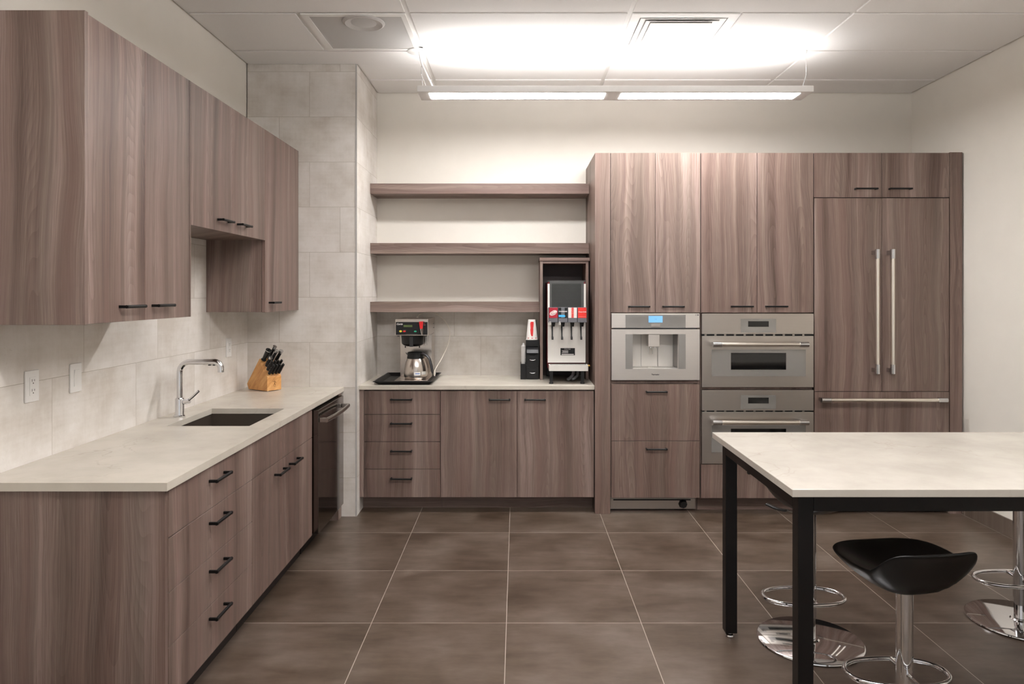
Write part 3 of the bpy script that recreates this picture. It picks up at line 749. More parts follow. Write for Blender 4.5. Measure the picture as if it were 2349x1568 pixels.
part('drain_fitting', B().cyl((0.489, 4.945, 0.990), (0.500, 4.945, 0.990), 0.007, seg=12).lathe([(0.0, -0.006), (0.006, -0.006), (0.006, 0.006), (0, 0.006)], (0.500, 4.945, 0.990), 10), BRASS, t)
part('supply_hose', B().tube([(0.40, 5.06, 0.955), (0.395, 5.05, 0.915), (0.37, 5.03, 0.892), (0.36, 5.06, 0.882)], 0.011, 10).tube([(0.43, 5.07, 0.955), (0.425, 5.05, 0.91), (0.40, 5.02, 0.892), (0.39, 5.06, 0.882)], 0.010, 10), MGREY, t)

# ------------------------------------------------------------------ cup organiser and cups
t = thing('cup_organizer', 'black plastic cup organizer with two small drawers left of the drink fountain', 'organizer', (0.11, 5.3, 0.8645))
x0, x1, y0, y1 = 0.066, 0.159, 5.19, 5.43
b = B().box(x0, x1, y0+0.004, y1, 0.8645, 0.966, 0.002).box(x0, x1, y0+0.03, y1, 0.9665, 1.105, 0.002)
b.box(x0, x0+0.005, y0, y1, 0.9665, 1.148).box(x1-0.005, x1, y0, y1, 0.9665, 1.148).box(x0+0.0052, x1-0.0052, y0+0.002, y1, 1.105, 1.147, 0.001)
part('body', b, PLASTIC, t)
part('sloped_lid', B().prism([(y0-0.002, 1.056), (y0+0.028, 1.102), (y0+0.028, 1.056)], (x0+0.0055, 0, 0), (0, 1, 0), (0, 0, 1), (x1-x0-0.011, 0, 0)), DGREY, t)
for z0, z1 in ((0.868, 0.952), (0.964, 1.046)):
    xc = (x0+x1)/2; hw = (x1-x0)/2-0.0055
    d = part('drawer', B().prism([(-hw, z0), (hw, z0), (hw, z1), (0.026, z1), (0.018, z1-0.012), (-0.018, z1-0.012), (-0.026, z1), (-hw, z1)], (xc, y0-0.002, 0), (1, 0, 0), (0, 0, 1), (0, 0.005, 0)), PLASTIC, t)
    part('pull', B().tube([(xc-0.02, y0-0.004, z1-0.038), (xc-0.01, y0-0.007, z1-0.041), (xc, y0-0.008, z1-0.042), (xc+0.01, y0-0.007, z1-0.041), (xc+0.02, y0-0.004, z1-0.038)], 0.003, 8), CHROME2, d)
part('straw_bin', B().slab(0.026, 0.0655, y0, y1-0.08, 0.029, 0.0625, y0+0.003, y1-0.083, 0.8645, 0.977).box(0.029, 0.0625, y0+0.003, y1-0.083, 0.8645, 0.868), PLASTIC, t)
b = B().lathe([(0.0, 0.0), (0.012, 0.0), (0.0135, 0.07), (0.0155, 0.115), (0.0175, 0.235), (0.008, 0.245), (0.006, 0.258), (0.0, 0.258)], (0.0455, y0+0.026, 0.869), 20)
solo('straw_bottle', b, CLEAR, 'pale translucent bottle standing in the black bin left of the cup organizer', 'bottle')
t = thing('paper_cup', 'upturned white paper cup with a red bottle print on the cup organizer', 'cup', (0.109, 5.245, 1.1475))
part('cup_body', B().lathe([(0.0425, 0.0), (0.0445, 0.002), (0.0425, 0.005), (0.0275, 0.146), (0.0255, 0.149), (0.0, 0.149)], (0.109, 5.245, 1.1485)), WHITEP, t)
cz = 1.1485
def conepatch(pts, cx, cy, seg, mat, name, par, rr=lambda h: 0.0425-(h-0.005)/0.141*0.015, hs=1.0):
    """silhouette (half-width in metres by height) wrapped on the front of a cone"""
    b = B(); rows = []
    for h, w0, w1 in pts:
        r = rr(h)+0.0006; row = []
        for k in range(7):
            a = (w0+(w1-w0)*k/6)/r
            row.append(b.bm.verts.new((cx+r*math.sin(a), cy-r*math.cos(a), cz+h)))
        rows.append(row)
    for a, c in zip(rows, rows[1:]):
        for k in range(6): b.bm.faces.new((a[k], a[k+1], c[k+1], c[k]))
    return part(name, b, mat, par)
bt = [(0.028, -0.004, 0.006), (0.045, -0.010, 0.008), (0.075, -0.0125, 0.010), (0.085, -0.0105, 0.0095), (0.098, -0.0115, 0.0115), (0.120, -0.013, 0.013), (0.133, -0.009, 0.012)]
conepatch(bt, 0.109, 5.245, 8, RED, 'bottle_print', t)
for w in (-0.034, -0.004, 0.026): conepatch([(0.012, w, w+0.010), (0.017, w, w+0.010)], 0.109, 5.245, 6, RED, 'rim_mark', t)
solo('paper_cup', B().lathe([(0.036, 0.0), (0.0385, 0.002), (0.036, 0.005), (0.025, 0.140), (0.0, 0.142)], (0.120, 5.345, 1.1485)), PLASTIC, 'black cup half hidden behind the white paper cup', 'cup')

# ------------------------------------------------------------------ coffee brewer, tray, carafe
t = thing('serving_tray', 'black rimmed tray under the coffee brewer', 'tray', (-0.78, 5.14, 0.8645))
b = B()
def rect(ins, z): return [b.bm.verts.new(p) for p in ((-0.982+ins, 4.868+ins, z), (-0.575-ins, 4.868+ins, z), (-0.575-ins, 5.425-ins, z), (-0.982+ins, 5.425-ins, z))]
rs = [rect(0.034, 0.8648), rect(0.006, 0.885), rect(0.0, 0.885), rect(0.0, 0.889), rect(0.008, 0.889), rect(0.036, 0.8678)]
for a, c in zip(rs, rs[1:]):
    for i in range(4): b.bm.faces.new((a[i], a[(i+1) % 4], c[(i+1) % 4], c[i]))
b.bm.faces.new(rs[0][::-1]); b.bm.faces.new(rs[-1]); bmesh.ops.recalc_face_normals(b.bm, faces=b.bm.faces)
part('tray_body', b, PLASTIC, t, sharp=20)
BX0, BX1 = -0.847, -0.619; BC = (BX0+BX1)/2
t = thing('coffee_brewer', 'stainless filter coffee brewer with black control panel on the back counter', 'coffee maker', (BC, 5.16, 0.868))
part('base_plate', B().box(BX0, BX1, 4.94, 5.385, 0.8685, 0.888, 0.003), STEELC, t)
part('tower', B().box(BX0, BX1, 5.19, 5.385, 0.8882, 1.1935, 0.002), STEELC, t)
part('brew_head', B().box(BX0, BX1, 4.98, 5.385, 1.194, 1.3095, 0.003), STEELC, t)
p = part('control_panel', B().box(BX0+0.004, BX1-0.004, 4.9775, 4.9797, 1.200, 1.289, 0.001), PLASTIC, t)
yy = 4.9768
S2 = 1/(7.468*329.5); px = lambda a: (840+a/7.468-1186)/329.7; pz = lambda a: 1.49-(690+a/7.468-672)/329.7
text('Curtis', 0.0165, (px(572), yy, pz(396)), p, WHITEP, shear=0.3, bold=0.0004)
part('display', B().box(px(640), px(790), yy-0.0002, yy+0.0004, pz(447), pz(411)), LCDG, p)
def ell(cx, cz, rx, rz, mat, nm):
    e = B(); e.prism([(rx*math.cos(2*PI*k/20), rz*math.sin(2*PI*k/20)) for k in range(20)], (cx, yy+0.0004, cz), (1, 0, 0), (0, 0, 1), (0, -0.0016, 0)); part(nm, e, mat, p)
ell(px(590), pz(518), 0.0098, 0.0068, YEL, 'button'); ell(px(655), pz(519), 0.010, 0.0058, RED, 'button'); ell(px(842), pz(520), 0.0095, 0.0055, GRN, 'button')
part('print_line', B().box(px(625), px(684), yy-0.0001, yy+0.0004, pz(500), pz(496)).box(px(985), px(1015), yy-0.0001, yy+0.0004, pz(416), pz(406)).box(px(680), px(880), yy-0.0001, yy+0.0004, pz(569), pz(566)), INKL, p)
part('indicator', B().box(px(990), px(1003), yy-0.0006, yy+0.0004, pz(390), pz(381)), RED, p)
f = part('hot_water_handle', B().prism([(-0.0145, 0.0), (0.0145, 0.0), (0.010, -0.052), (-0.0075, -0.052)], (px(950), 4.942, pz(350)), (1, 0, 0), (0, -0.08, 1), (0, 0.012, 0), 0.002), RED, t)
part('hot_water_spout', B().cyl((px(958), 4.952, pz(468)), (px(965), 4.958, pz(575)), 0.0125, 0.006, seg=16).cyl((px(960), 4.955, pz(500)), (px(960), 4.9772, pz(500)), 0.008, seg=12), CHROME, t)
bk = B().lathe([(0.0, 0.0), (0.045, 0.002), (0.066, 0.010), (0.078, 0.020), (0.083, 0.072), (0.083, 0.077), (0.0, 0.077)], (BC-0.007, 5.085, 1.1125))
for q in (-0.05, 0.05): bk.cyl((BC-0.007+q, 5.06, 1.104), (BC-0.007+q, 5.06, 1.118), 0.004, seg=8)
w = part('brew_basket', bk, PLASTIC, t)
part('basket_handle', B().box(BC-0.018, BC+0.009, 4.984, 5.006, 1.116, 1.188, 0.004), simple('basket_handle_black', (34, 34, 36), 0.45), w)
part('basket_rail', B().box(BX0+0.012, BX0+0.017, 5.0, 5.17, 1.187, 1.1937).box(BX1-0.02, BX1-0.015, 5.0, 5.17, 1.187, 1.1937), PLASTIC, t)
part('gauge_pins', B().cyl((BX1-0.021, 5.02, 1.192), (BX1-0.021, 5.02, 1.126), 0.003, seg=8).cyl((BX1-0.011, 5.02, 1.192), (BX1-0.011, 5.02, 1.130), 0.003, seg=8), CHROME2, t)
part('side_print', B().box(BX1+0.0002, BX1+0.0006, 5.29, 5.33, 1.262, 1.268).box(BX1+0.0002, BX1+0.0006, 5.29, 5.335, 1.232, 1.238), INKL, t)
tp = [(-0.738, 5.30, 1.311), (-0.725, 5.31, 1.330), (-0.685, 5.34, 1.343), (-0.62, 5.37, 1.340), (-0.55, 5.385, 1.290), (-0.510, 5.39, 1.215), (-0.513, 5.39, 1.13), (-0.555, 5.37, 1.02), (-0.600, 5.30, 0.935), (-0.608, 5.27, 0.915)]
part('water_tube', B().tube(tp, 0.0033, 8), TUBEW, t)
part('tube_fitting', B().cyl((-0.608, 5.27, 0.880), (-0.608, 5.27, 0.892), 0.006, seg=12).cyl((-0.608, 5.27, 0.892), (-0.608, 5.27, 0.904), 0.009, seg=12).cyl((-0.608, 5.27, 0.904), (-0.608, 5.27, 0.917), 0.0065, seg=12).cyl((-0.738, 5.30, 1.3097), (-0.738, 5.30, 1.314), 0.008, seg=12), TUBEW, t)
cx, cy, c0 = -0.717, 5.062, 0.8885
t = thing('coffee_carafe', 'steel coffee carafe with black lid and handle standing on the brewer', 'carafe', (cx, cy, c0))
part('carafe_body', B().lathe([(0.0, 0.0), (0.074, 0.0), (0.079, 0.006), (0.0795, 0.010), (0.0815, 0.012), (0.0835, 0.040), (0.0825, 0.065), (0.078, 0.090), (0.070, 0.115), (0.062, 0.135), (0.059, 0.141), (0.0, 0.141)], (cx, cy, c0), 48), STEELC, t)
ld = B().lathe([(0.0605, 0.0), (0.0605, 0.004), (0.056, 0.028), (0.058, 0.034), (0.058, 0.041), (0.045, 0.046), (0.0, 0.047)], (cx, cy, c0+0.1415), 36)
ld.prism([(-0.012, 0.0), (0.012, 0.0), (0.009, 0.018), (-0.009, 0.018)], (cx-0.056, cy, c0+0.165), (0, 1, 0), (-0.45, 0, 0.7), (-0.006, 0, 0.004))
part('lid', ld, PLASTIC, t)
hd = [(cx+0.035, cy-0.02, c0+0.178), (cx+0.075, cy-0.035, c0+0.168), (cx+0.100, cy-0.042, c0+0.143), (cx+0.113, cy-0.047, c0+0.105), (cx+0.122, cy-0.05, c0+0.065), (cx+0.128, cy-0.052, c0+0.035)]
part('handle', B().tube(hd, lambda q: 0.012 if q < 0.85 else 0.012-0.005*(q-0.85)/0.15, 14, flat=(1.1, 0.75)), simple('carafe_handle_black', (44, 42, 44), 0.35), t)
def bandpatch(a0, a1, z0, z1, r, mat, nm):
    b = B(); prev = None
    for k in range(9):
        a = a0+(a1-a0)*k/8
        cur = [b.bm.verts.new((cx+r*math.sin(a), cy-r*math.cos(a), z)) for z in (z0, z1)]
        if prev: b.bm.faces.new((prev[0], cur[0], cur[1], prev[1]))
        prev = cur
    return part(nm, b, mat, t)
bandpatch(0.0, 0.55, c0+0.028, c0+0.052, 0.0842, WHITEP, 'label')
bandpatch(0.62, 1.15, c0+0.032, c0+0.054, 0.0842, simple('grey_label', (190, 186, 180), 0.4), 'label')
bandpatch(0.10, 0.48, c0+0.038, c0+0.043, 0.0846, simple('blue_print', (60, 110, 190), 0.5), 'label_print')

# ------------------------------------------------------------------ tall wall of units
YT = 4.832; YTi = YT+0.021; YBK = YB-0.001
solo('end_panel', B().box(0.527, 0.630, YT, YBK, 0.0, ZT, 0.0008, 1), WOODV, 'tall thick wooden end panel between the open shelves and the tall units', 'panel', grain=0.47)
solo('end_panel', B().box(2.9235, 3.0075, YT, YBK, 0.0, ZT+0.004, 0.0008, 1), WOODV, 'tall narrow wooden end panel against the right wall, beside the refrigerator', 'panel', grain=0.14)
# coffee tower
t = thing('tall_cabinet', 'tall two-door cabinet above the built-in coffee machine', 'cabinet', (0.935, 5.15, 0.0))
part('carcass', boards(0.6315, 1.2395, YTi, YBK, 0.0, ZT-0.001, bottom=False, shelves=((0.8795, 0.8975), (1.340, 1.3575)), toe=(4.936, 0.1055)), WOODV, t, 0.6)
d = frontY(t, 'door', YT, 0.633, 0.9325, 1.359, ZT, 0.28); pull(d, 'X', 0.749, 0.893, YT, 1.399)
d = frontY(t, 'door', YT, 0.9355, 1.2385, 1.359, ZT, 0.94); pull(d, 'X', 0.981, 1.125, YT, 1.399)
# built-in coffee machine
qx = lambda a: (1390+a/8.252-1186)/339.6; qz = lambda a: 1.49-(700+a/8.252-672)/339.6
t = thing('coffee_machine', 'built-in stainless coffee machine with lit blue screen', 'coffee machine', (0.934, 5.0, 0.8985))
yf = YT-0.006
CX0, CX1 = qx(105), qx(1770)
part('chassis', B().frame(0.652, 1.217, 0.902, 1.336, qx(505), qx(1365), qz(1200), qz(545), yf+0.028, yf+0.03).box(0.652, 1.217, 5.03, 5.40, 0.902, 1.336), MGREY, t)
p = part('control_panel', B().box(CX0, CX1, yf, yf+0.024, qz(427), qz(152), 0.002), STEELW, t)
part('glass_fascia', B().box(qx(368), qx(1503), yf-0.0012, yf-0.0002, qz(424), qz(180)), GLASSG, p)
sc = part('screen', B().box(qx(803), qx(1067), yf-0.0022, yf-0.0014, qz(323), qz(200)), SCREEN, p)
text('3:48', 0.009, ((qx(935)), yf-0.0026, qz(262)), sc, simple('screen_digits', (70, 120, 170), 0.5))
part('button', B().box(qx(848), qx(1025), yf-0.0030, yf-0.0014, qz(403), qz(350), 0.0005), STEEL, p)
part('print_line', B().box(qx(550), qx(592), yf-0.0016, yf-0.0013, qz(379), qz(373)).box(qx(690), qx(795), yf-0.0016, yf-0.0013, qz(379), qz(373)).box(qx(1070), qx(1170), yf-0.0016, yf-0.0013, qz(379), qz(373)).box(qx(1262), qx(1345), yf-0.0016, yf-0.0013, qz(379), qz(373)), INKL, p)
part('round_icon', B().tube([(qx(1700)+0.004*math.cos(a), yf-0.0004, qz(182)+0.0035*math.sin(a)) for a in [2*PI*k/8 for k in range(8)]], 0.0008, 6, closed=True, sub=2).box(qx(1725), qx(1750), yf-0.001, yf-0.0002, qz(192), qz(172)), INK, p)
p = part('front_door', B().frame(CX0, CX1, qz(1412), qz(452), qx(505), qx(1365), qz(1200), qz(545), yf, yf+0.024), STEELW, t)
part('glass_strip', B().box(qx(368), qx(505)-0.0005, yf-0.0012, yf-0.0002, qz(1200), qz(545)), GLASSG, p)
part('glass_strip', B().box(qx(1365)+0.0005, qx(1503), yf-0.0012, yf-0.0002, qz(1200), qz(545)), GLASSG, p)
text('Thermador', 0.0115, (qx(932), yf-0.0005, qz(1307)), p, simple('logo_black', (20, 18, 18), 0.4), bold=0.0004)
nx0, nx1, nz0, nz1 = qx(505), qx(1365), qz(1200), qz(545); nb = yf+0.17
part('niche_lining', B().box(nx0-0.012, nx0, yf+0.031, nb, nz0, nz1).box(nx1, nx1+0.004, yf+0.031, nb, nz0, nz1).box(nx0-0.012, nx1+0.004, yf+0.031, nb, nz1, nz1+0.004), simple('niche_brown_glass', (66, 54, 47), 0.15), t)
part('niche_back', B().box(nx0-0.012, nx0+0.085, nb+0.0005, nb+0.004, nz0, nz1).box(nx0+0.087, nx0+0.200, nb+0.0005, nb+0.004, nz0, nz1).box(nx0+0.203, nx1+0.004, nb+0.0005, nb+0.004, nz0, nz1), STEELL, t)
part('drip_shelf', B().box(nx0-0.012, nx1+0.004, yf+0.031, nb, nz0-0.006, nz0-0.0005).box(nx0+0.12, nx0+0.17, yf+0.09, yf+0.10, nz0-0.0005, nz0+0.0015), STEELL, t)
w = part('spout_unit', B().box(qx(805), qx(1020), yf+0.012, yf+0.09, qz(785), nz1-0.001, 0.003), STEELW, t)
part('spout_nozzle', B().cyl((qx(865), yf+0.045, qz(783)), (qx(865), yf+0.045, qz(815)), 0.007, seg=12).cyl((qx(950), yf+0.045, qz(783)), (qx(950), yf+0.045, qz(815)), 0.007, seg=12), CHROME, w)
part('milk_tube', B().cyl((qx(845), yf+0.09, qz(783)), (qx(845), yf+0.09, qz(940)), 0.002, seg=8).cyl((qx(925), yf+0.09, qz(783)), (qx(925), yf+0.09, qz(940)), 0.0025, seg=8), CHROME2, w)
# refrigerator drawers below
t = thing('drawer_refrigerator', 'under-counter refrigerator with two wood-fronted drawers below the coffee machine', 'refrigerator', (0.935, 5.15, 0.0))
part('body', B().box(0.652, 1.219, 4.935, 5.44, 0.004, 0.8775), MGREY, t)
d = frontY(t, 'drawer', YT, 0.6375, 1.2335, 0.4935, 0.877, 0.55); pull(d, 'X', 0.869, 1.010, YT, 0.826)
d = frontY(t, 'drawer', YT, 0.6375, 1.2335, 0.108, 0.4905, 0.55); pull(d, 'X', 0.869, 1.010, YT, 0.441)
part('base_grille', B().box(0.640, 1.222, 4.905, 4.934, 0.010, 0.082, 0.002).box(0.640, 1.222, 4.915, 4.934, 0.082, 0.104), STEEL, t)
part('vent_slot', B().box(0.66, 1.19, 4.9035, 4.9047, 0.070, 0.079), PLASTIC, t)
part('valve_knob', B().cyl((1.137, 4.878, 0.047), (1.137, 4.9047, 0.047), 0.023, 0.031, seg=8), PLASTIC, t)

# oven tower
t = thing('tall_cabinet', 'tall two-door cabinet housing the wall ovens, with drawer at the bottom', 'cabinet', (1.622, 5.15, 0.0))
part('carcass', boards(1.2425, 2.0025, YTi, YBK, 0.0, ZT-0.001, bottom=False, shelves=((0.318, 0.336), (0.8375, 0.8525), (1.3415, 1.3575), (0.104, 0.118)), toe=(4.946, 0.104)), WOODV, t, 0.6)
d = frontY(t, 'door', YT, 1.2435, 1.6205, 1.359, ZT, 0.07); pull(d, 'X', 1.444, 1.588, YT, 1.400)
d = frontY(t, 'door', YT, 1.6235, 2.0015, 1.359, ZT, 0.88); pull(d, 'X', 1.675, 1.819, YT, 1.400)
d = frontY(t, 'drawer', YT, 1.2435, 2.0015, 0.106, 0.334, 0.73); pull(d, 'X', 1.552, 1.694, YT, 0.280)
part('toe_kick', B().box(1.2425, 2.0025, 4.93, 4.945, 0.0, 0.1035), WOODH, t, 0.2)
def bar_handle(parent, axis, a0, a1, c, yfac, r=0.0150, proj=0.062, blk=0.058):
    """tube between two chrome end blocks reaching back to the face"""
    y = yfac-proj
    def P(a, b_): return (a, b_) if axis == 'X' else (b_, a)
    h = part('handle', B().cyl(*[((q, y, c) if axis == 'X' else (c, y, q)) for q in (a0+blk-0.004, a1-blk+0.004)], r*0.86, seg=24), STEELB, parent)
    for s, e in ((a0, a0+blk), (a1-blk, a1)):
        b = B().cyl((s, y, c) if axis == 'X' else (c, y, s), (e, y, c) if axis == 'X' else (c, y, e), r*1.06, seg=24)
        m = s+0.006 if s == a0 else e-blk*0.55
        if axis == 'X': b.box(m, m+blk*0.55-0.006, y, yfac-0.0003, c-r*0.8, c+r*0.8, 0.003)
        else: b.box(c-r*0.8, c+r*0.8, y, yfac-0.0003, m, m+blk*0.55-0.006, 0.003)
        part('end_bracket', b, CHROME2, h)
ox = lambda a: (1380+a/4.356-1186)/339.6; oz = lambda a: 1.49-(680+a/4.356-672)/339.6
def oven(lab, name, zc0, zc1, zd0, zd1, zh, gz0, gz1, wz0, wz1, zp0, zp1, zs0, zs1, lit):
    t = thing(name, lab, 'oven', (1.624, 5.1, zd0), 'stainless built-in wall ovens')
    yf = YT-0.008; OX0, OX1 = 1.2465, 2.0005
    part('body', B().box(1.268, 1.977, YTi+0.004, 5.42, zd0+0.006, zc1-0.012), PLASTIC, t)
    p = part('control_panel', B().box(OX0, OX1, yf, yf+0.0285, zc0, zc1, 0.002), STEEL, t)
    q = part('touch_panel', B().box(ox(1388), ox(1738), yf-0.0012, yf-0.0002, zp0, zp1, 0.0003), GLASSG, p)
    part('display', B().box(ox(1460), ox(1665), yf-0.002, yf-0.0014, zs0, zs1), GLASSB, q)
    b = B().cyl((ox(1423), yf-0.0018, zp0+0.008), (ox(1423), yf-0.0013, zp0+0.008), 0.002, seg=10)
    for a0, a1 in ((1468, 1490), (1522, 1548), (1580, 1596), (1640, 1652), (1685, 1718)): b.box(ox(a0), ox(a1), yf-0.0016, yf-0.0013, zp0+0.0065, zp0+0.008)
    part('print_line', b, INKL, q)
    b = B().box(OX0, OX1, yf+0.012, yf+0.028, zd1+0.0005, zc0-0.0005)
    part('vent_strip', b, PLASTIC, t)
    for k in range(11): part('vent_divider', B().box(OX0+0.02+k*0.066, OX0+0.034+k*0.066, yf+0.006, yf+0.0115, zd1+0.001, zc0-0.001), STEEL, t)
    d = part('door', B().box(OX0, OX1, yf, yf+0.0285, zd0, zd1, 0.003), STEEL, t)
    g = part('glass_panel', B().box(ox(1095), ox(2035), yf-0.0016, yf-0.0002, gz0, gz1, 0.0004), GLASSG, d)
    part('window', B().box(ox(1288), ox(1838), yf-0.0024, yf-0.0018, wz0, wz1), GLASSB, g)
    part('lettering', B().box(ox(1525), ox(1568), yf-0.0019, yf-0.0017, gz0+0.022, gz0+0.0245), INKL, g)
    bar_handle(d, 'X', 1.303, 1.940, zh, yf, 0.0165, 0.064, 0.060)
oven('upper stainless wall oven with wide low window', 'wall_oven', 1.2135, 1.352, 0.8545, 1.2015, 1.1485, oz(793), oz(527), oz(728), oz(560), oz(358), oz(222), oz(300), oz(245), True)
oven('lower stainless wall oven, partly hidden behind the table top', 'wall_oven', 0.698, 0.836, 0.339, 0.689, 0.629, 0.418, 0.600, 0.462, 0.5765, oz(1120), oz(982), oz(1064), oz(1006), False)

# refrigerator and the cabinet above
t = thing('bridge_cabinet', 'small two-door cabinet above the refrigerator', 'cabinet', (2.464, 5.15, 2.136))
part('carcass', B().box(2.006, 2.920, YTi, YBK, 2.138, ZT-0.001), WOODV, t, 0.6)
d = frontY(t, 'door', YT, 2.0065, 2.4630, 2.1365, ZT, 0.42); pull(d, 'X', 2.277, 2.424, YT, 2.192)
d = frontY(t, 'door', YT, 2.4660, 2.9205, 2.1365, ZT, 0.18); pull(d, 'X', 2.508, 2.655, YT, 2.192)
t = thing('refrigerator', 'built-in wood-panelled refrigerator with two long vertical steel handles', 'refrigerator', (2.464, 5.15, 0.0))
part('body', B().box(2.012, 2.914, YTi+0.003, 5.44, 0.02, 2.130), PLASTIC, t)
part('toe_kick', B().box(2.012, 2.914, 4.93, 4.96, 0.0, 0.0195), TOEK, t)
d = frontY(t, 'door', YT-0.002, 2.0095, 2.4625, 0.8275, 2.131, 0.26); bar_handle(d, 'Z', 0.953, 1.782, 2.4025, YT-0.002, 0.0150, 0.062, 0.062)
d = frontY(t, 'door', YT-0.002, 2.4655, 2.9175, 0.8275, 2.131, 0.68); bar_handle(d, 'Z', 0.953, 1.782, 2.5050, YT-0.002, 0.0150, 0.062, 0.062)
d = frontY(t, 'freezer_drawer', YT-0.002, 2.0095, 2.9175, 0.108, 0.8245, 0.26); bar_handle(d, 'X', 2.030, 2.868, 0.777, YT-0.002, 0.0150, 0.062, 0.062)

# ------------------------------------------------------------------ table
t = thing('table', 'counter-height table with cream stone top on a black steel frame', 'table', (1.82, 2.74, 0.0))
part('tabletop', B().box(0.876, 2.80, 2.276, 3.212, 0.8405, 0.866, 0.0015, 1), QUARTZ_T, t)
lx0, lx1, ly0, ly1 = 0.900, 2.776, 2.29, 3.135; LW = 0.05
for y in (ly0, ly1-LW): part('long_rail', B().box(lx0+LW, lx1-LW, y, y+LW, 0.792, 0.840, 0.001), FRAME, t)
for x in (lx0, lx1-LW): part('end_rail', B().box(x, x+LW, ly0+LW, ly1-LW, 0.792, 0.840, 0.001), FRAME, t)
for x in (lx0, lx1-LW):
    for y in (ly0, ly1-LW):
        l = part('leg', B().box(x, x+LW, y, y+LW, 0.022, 0.840, 0.0025), FRAME, t)
        part('levelling_foot', B().lathe([(0.0, 0.0), (0.018, 0.0), (0.020, 0.004), (0.018, 0.010), (0.010, 0.013), (0.010, 0.0215), (0.0, 0.0215)], (x+LW/2, y+LW/2, 0.0003), 20), CHROME2, l)

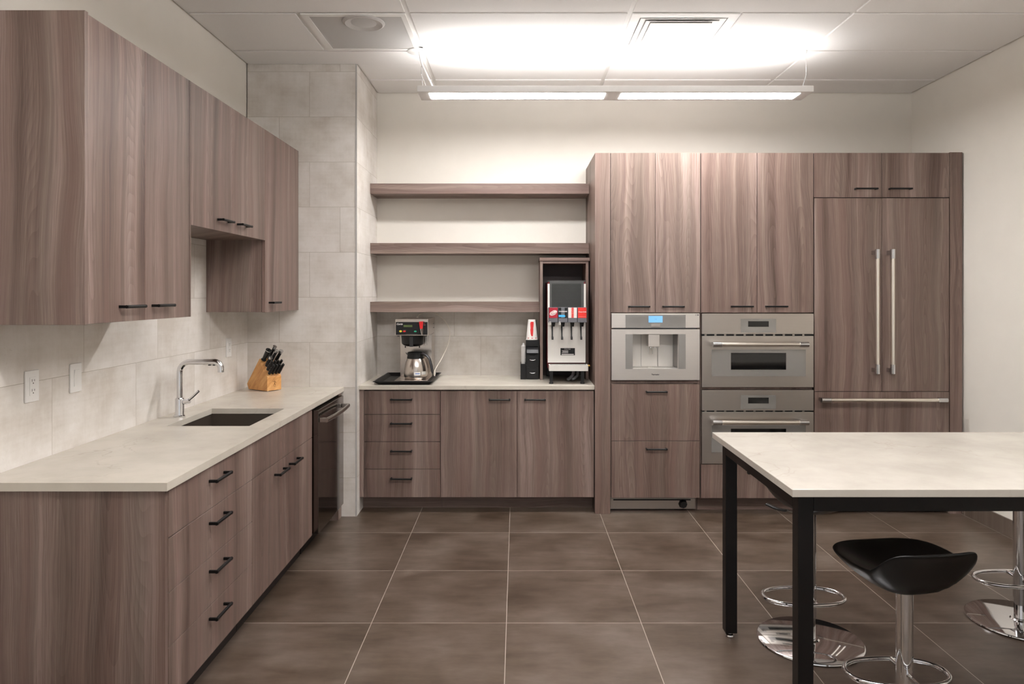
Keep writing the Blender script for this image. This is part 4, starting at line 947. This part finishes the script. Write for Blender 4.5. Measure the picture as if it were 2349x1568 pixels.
# ------------------------------------------------------------------ stools
def stool(x, y, yaw, zs, lab, ring_yaw=0.0, lever=1.0):
    """zs: height of the underside of the seat"""
    t = thing('bar_stool', lab, 'stool', (x, y, 0.0), 'black swivel stools around the table')
    part('base_disc', B().lathe([(0.0, 0.0), (0.214, 0.0), (0.218, 0.004), (0.2165, 0.008), (0.212, 0.0105), (0.040, 0.0108), (0.034, 0.016), (0.0, 0.016)], (x, y, 0.0006), 64), CHROME, t)
    part('inner_column', B().cyl((x, y, 0.018), (x, y, 0.20), 0.0235, seg=32), CHROME, t)
    part('outer_column', B().cyl((x, y, 0.11), (x, y, zs+0.004), 0.0270, seg=32), CHROME, t)
    cr, sr = math.cos(ring_yaw), math.sin(ring_yaw)
    pts = []
    for k in range(20):
        a = 2*PI*k/20; u = 0.170*math.copysign(abs(math.cos(a))**0.85, math.cos(a)); v = 0.092*math.copysign(abs(math.sin(a))**0.85, math.sin(a))
        u -= 0.028
        pts.append((x+u*cr-v*sr, y+u*sr+v*cr, 0.193))
    b = B().tube(pts, 0.0085, 12, closed=True, sub=3)
    for v in (-1, 1): b.tube([(x-v*0.022*sr, y+v*0.022*cr, 0.193), (x-v*0.09*sr, y+v*0.09*cr, 0.193)], 0.008, 10, sub=1)
    part('footrest', b, CHROME, t)
    # seat shell: u>0 front nose, u<0 raised back
    bm = bmesh.new(); c, s = math.cos(yaw), math.sin(yaw)
    NR, NA = 12, 56
    def place(u, v, z): return (x+v*c-u*s, y+v*s+u*c, z)
    def zmid(U, V):
        q = min(1.0, max(0.0, (-U-0.45)/0.50)); lip = q*q*(3-2*q)
        return zs+0.042+0.062*min(1.0, (abs(U)**3+abs(V)**3)**(1/1.6))*(1-0.25*lip)+0.088*lip+0.006*max(0, U)
    rings = {1: [], -1: []}
    for sd in (1, -1):
        for i in range(NR+1):
            r = math.sin(PI/2*i/NR) if i < NR else 1.0
            row = []
            for k in range(NA):
                a = 2*PI*k/NA; ex = 2/3.4
                U = r*math.copysign(abs(math.sin(a))**ex, math.sin(a)); V = r*math.copysign(abs(math.cos(a))**ex, math.cos(a))
                hu = 0.185 if U > 0 else 0.172; hw = 0.205 - 0.018*max(0, -U)
                th = (1-r**6)**0.5
                z = zmid(U, V)+(0.014*th if sd == 1 else -(0.018+0.028*(1-r*r))*th)
                if sd == -1 and i == NR: row.append(rings[1][NR][k]); continue
                if i == 0 and k > 0: row.append(row[0]); continue
                row.append(bm.verts.new(place(U*hu, V*hw, z)))
            rings[sd].append(row)
    for sd in (1, -1):
        for i in range(NR):
            for k in range(NA):
                a_, b_ = rings[sd][i], rings[sd][i+1]; q = [a_[k], b_[k], b_[(k+1) % NA], a_[(k+1) % NA]]
                if i == 0: q = [a_[0], b_[k], b_[(k+1) % NA]]
                if sd == -1: q = q[::-1]
                bm.faces.new(q)
    bmesh.ops.recalc_face_normals(bm, faces=bm.faces)
    part('seat', bm, LEATHER, t, sharp=80)
    k = lever
    e1 = place(-0.03*k, -0.10*k, zs-0.020); e2 = place(-0.06*k, -0.19*k, zs-0.012)
    lv = B().tube([place(-0.01*k, -0.03*k, zs-0.002), place(-0.02*k, -0.06*k, zs-0.018), e1], 0.004, 8)
    l = part('height_lever', lv, CHROME2, t)
    part('lever_grip', B().tube([e1, place(-0.045*k, -0.14*k, zs-0.022), e2], 0.008, 10, sub=3, flat=(1.6, 0.7)), PLASTIC, l)
stool(1.327, 2.450, 0.14, 0.475, 'black stool on the near side of the table, its seat fully in view', lever=-0.75)
stool(1.254, 3.065, -1.15, 0.555, 'black stool behind the front table leg, its seat hidden under the table top')
stool(2.285, 3.250, 0.0, 0.560, 'chrome-based stool at the right edge, only base and footrest showing')

# ------------------------------------------------------------------ light, world, camera
w = bpy.data.worlds.new('World'); scene.world = w; w.use_nodes = True
bg = w.node_tree.nodes['Background']; bg.inputs[0].default_value = (1.0, 0.975, 0.95, 1); bg.inputs[1].default_value = 0.50

cam = bpy.data.cameras.new('camera'); co = bpy.data.objects.new('camera', cam); COL.objects.link(co)
co.location = (0, 0, 1.49); co.rotation_euler = (PI/2, 0, 0)
cam.sensor_width = 36; cam.lens = 1641/2349*36; cam.shift_x = -11.5/2349; cam.shift_y = -112/2349; cam.clip_start = 0.05
scene.camera = co
vs = scene.view_settings
vs.view_transform = 'Standard'; vs.look = 'None'; vs.exposure = 0.60; vs.gamma = 1.0; vs.use_curve_mapping = False
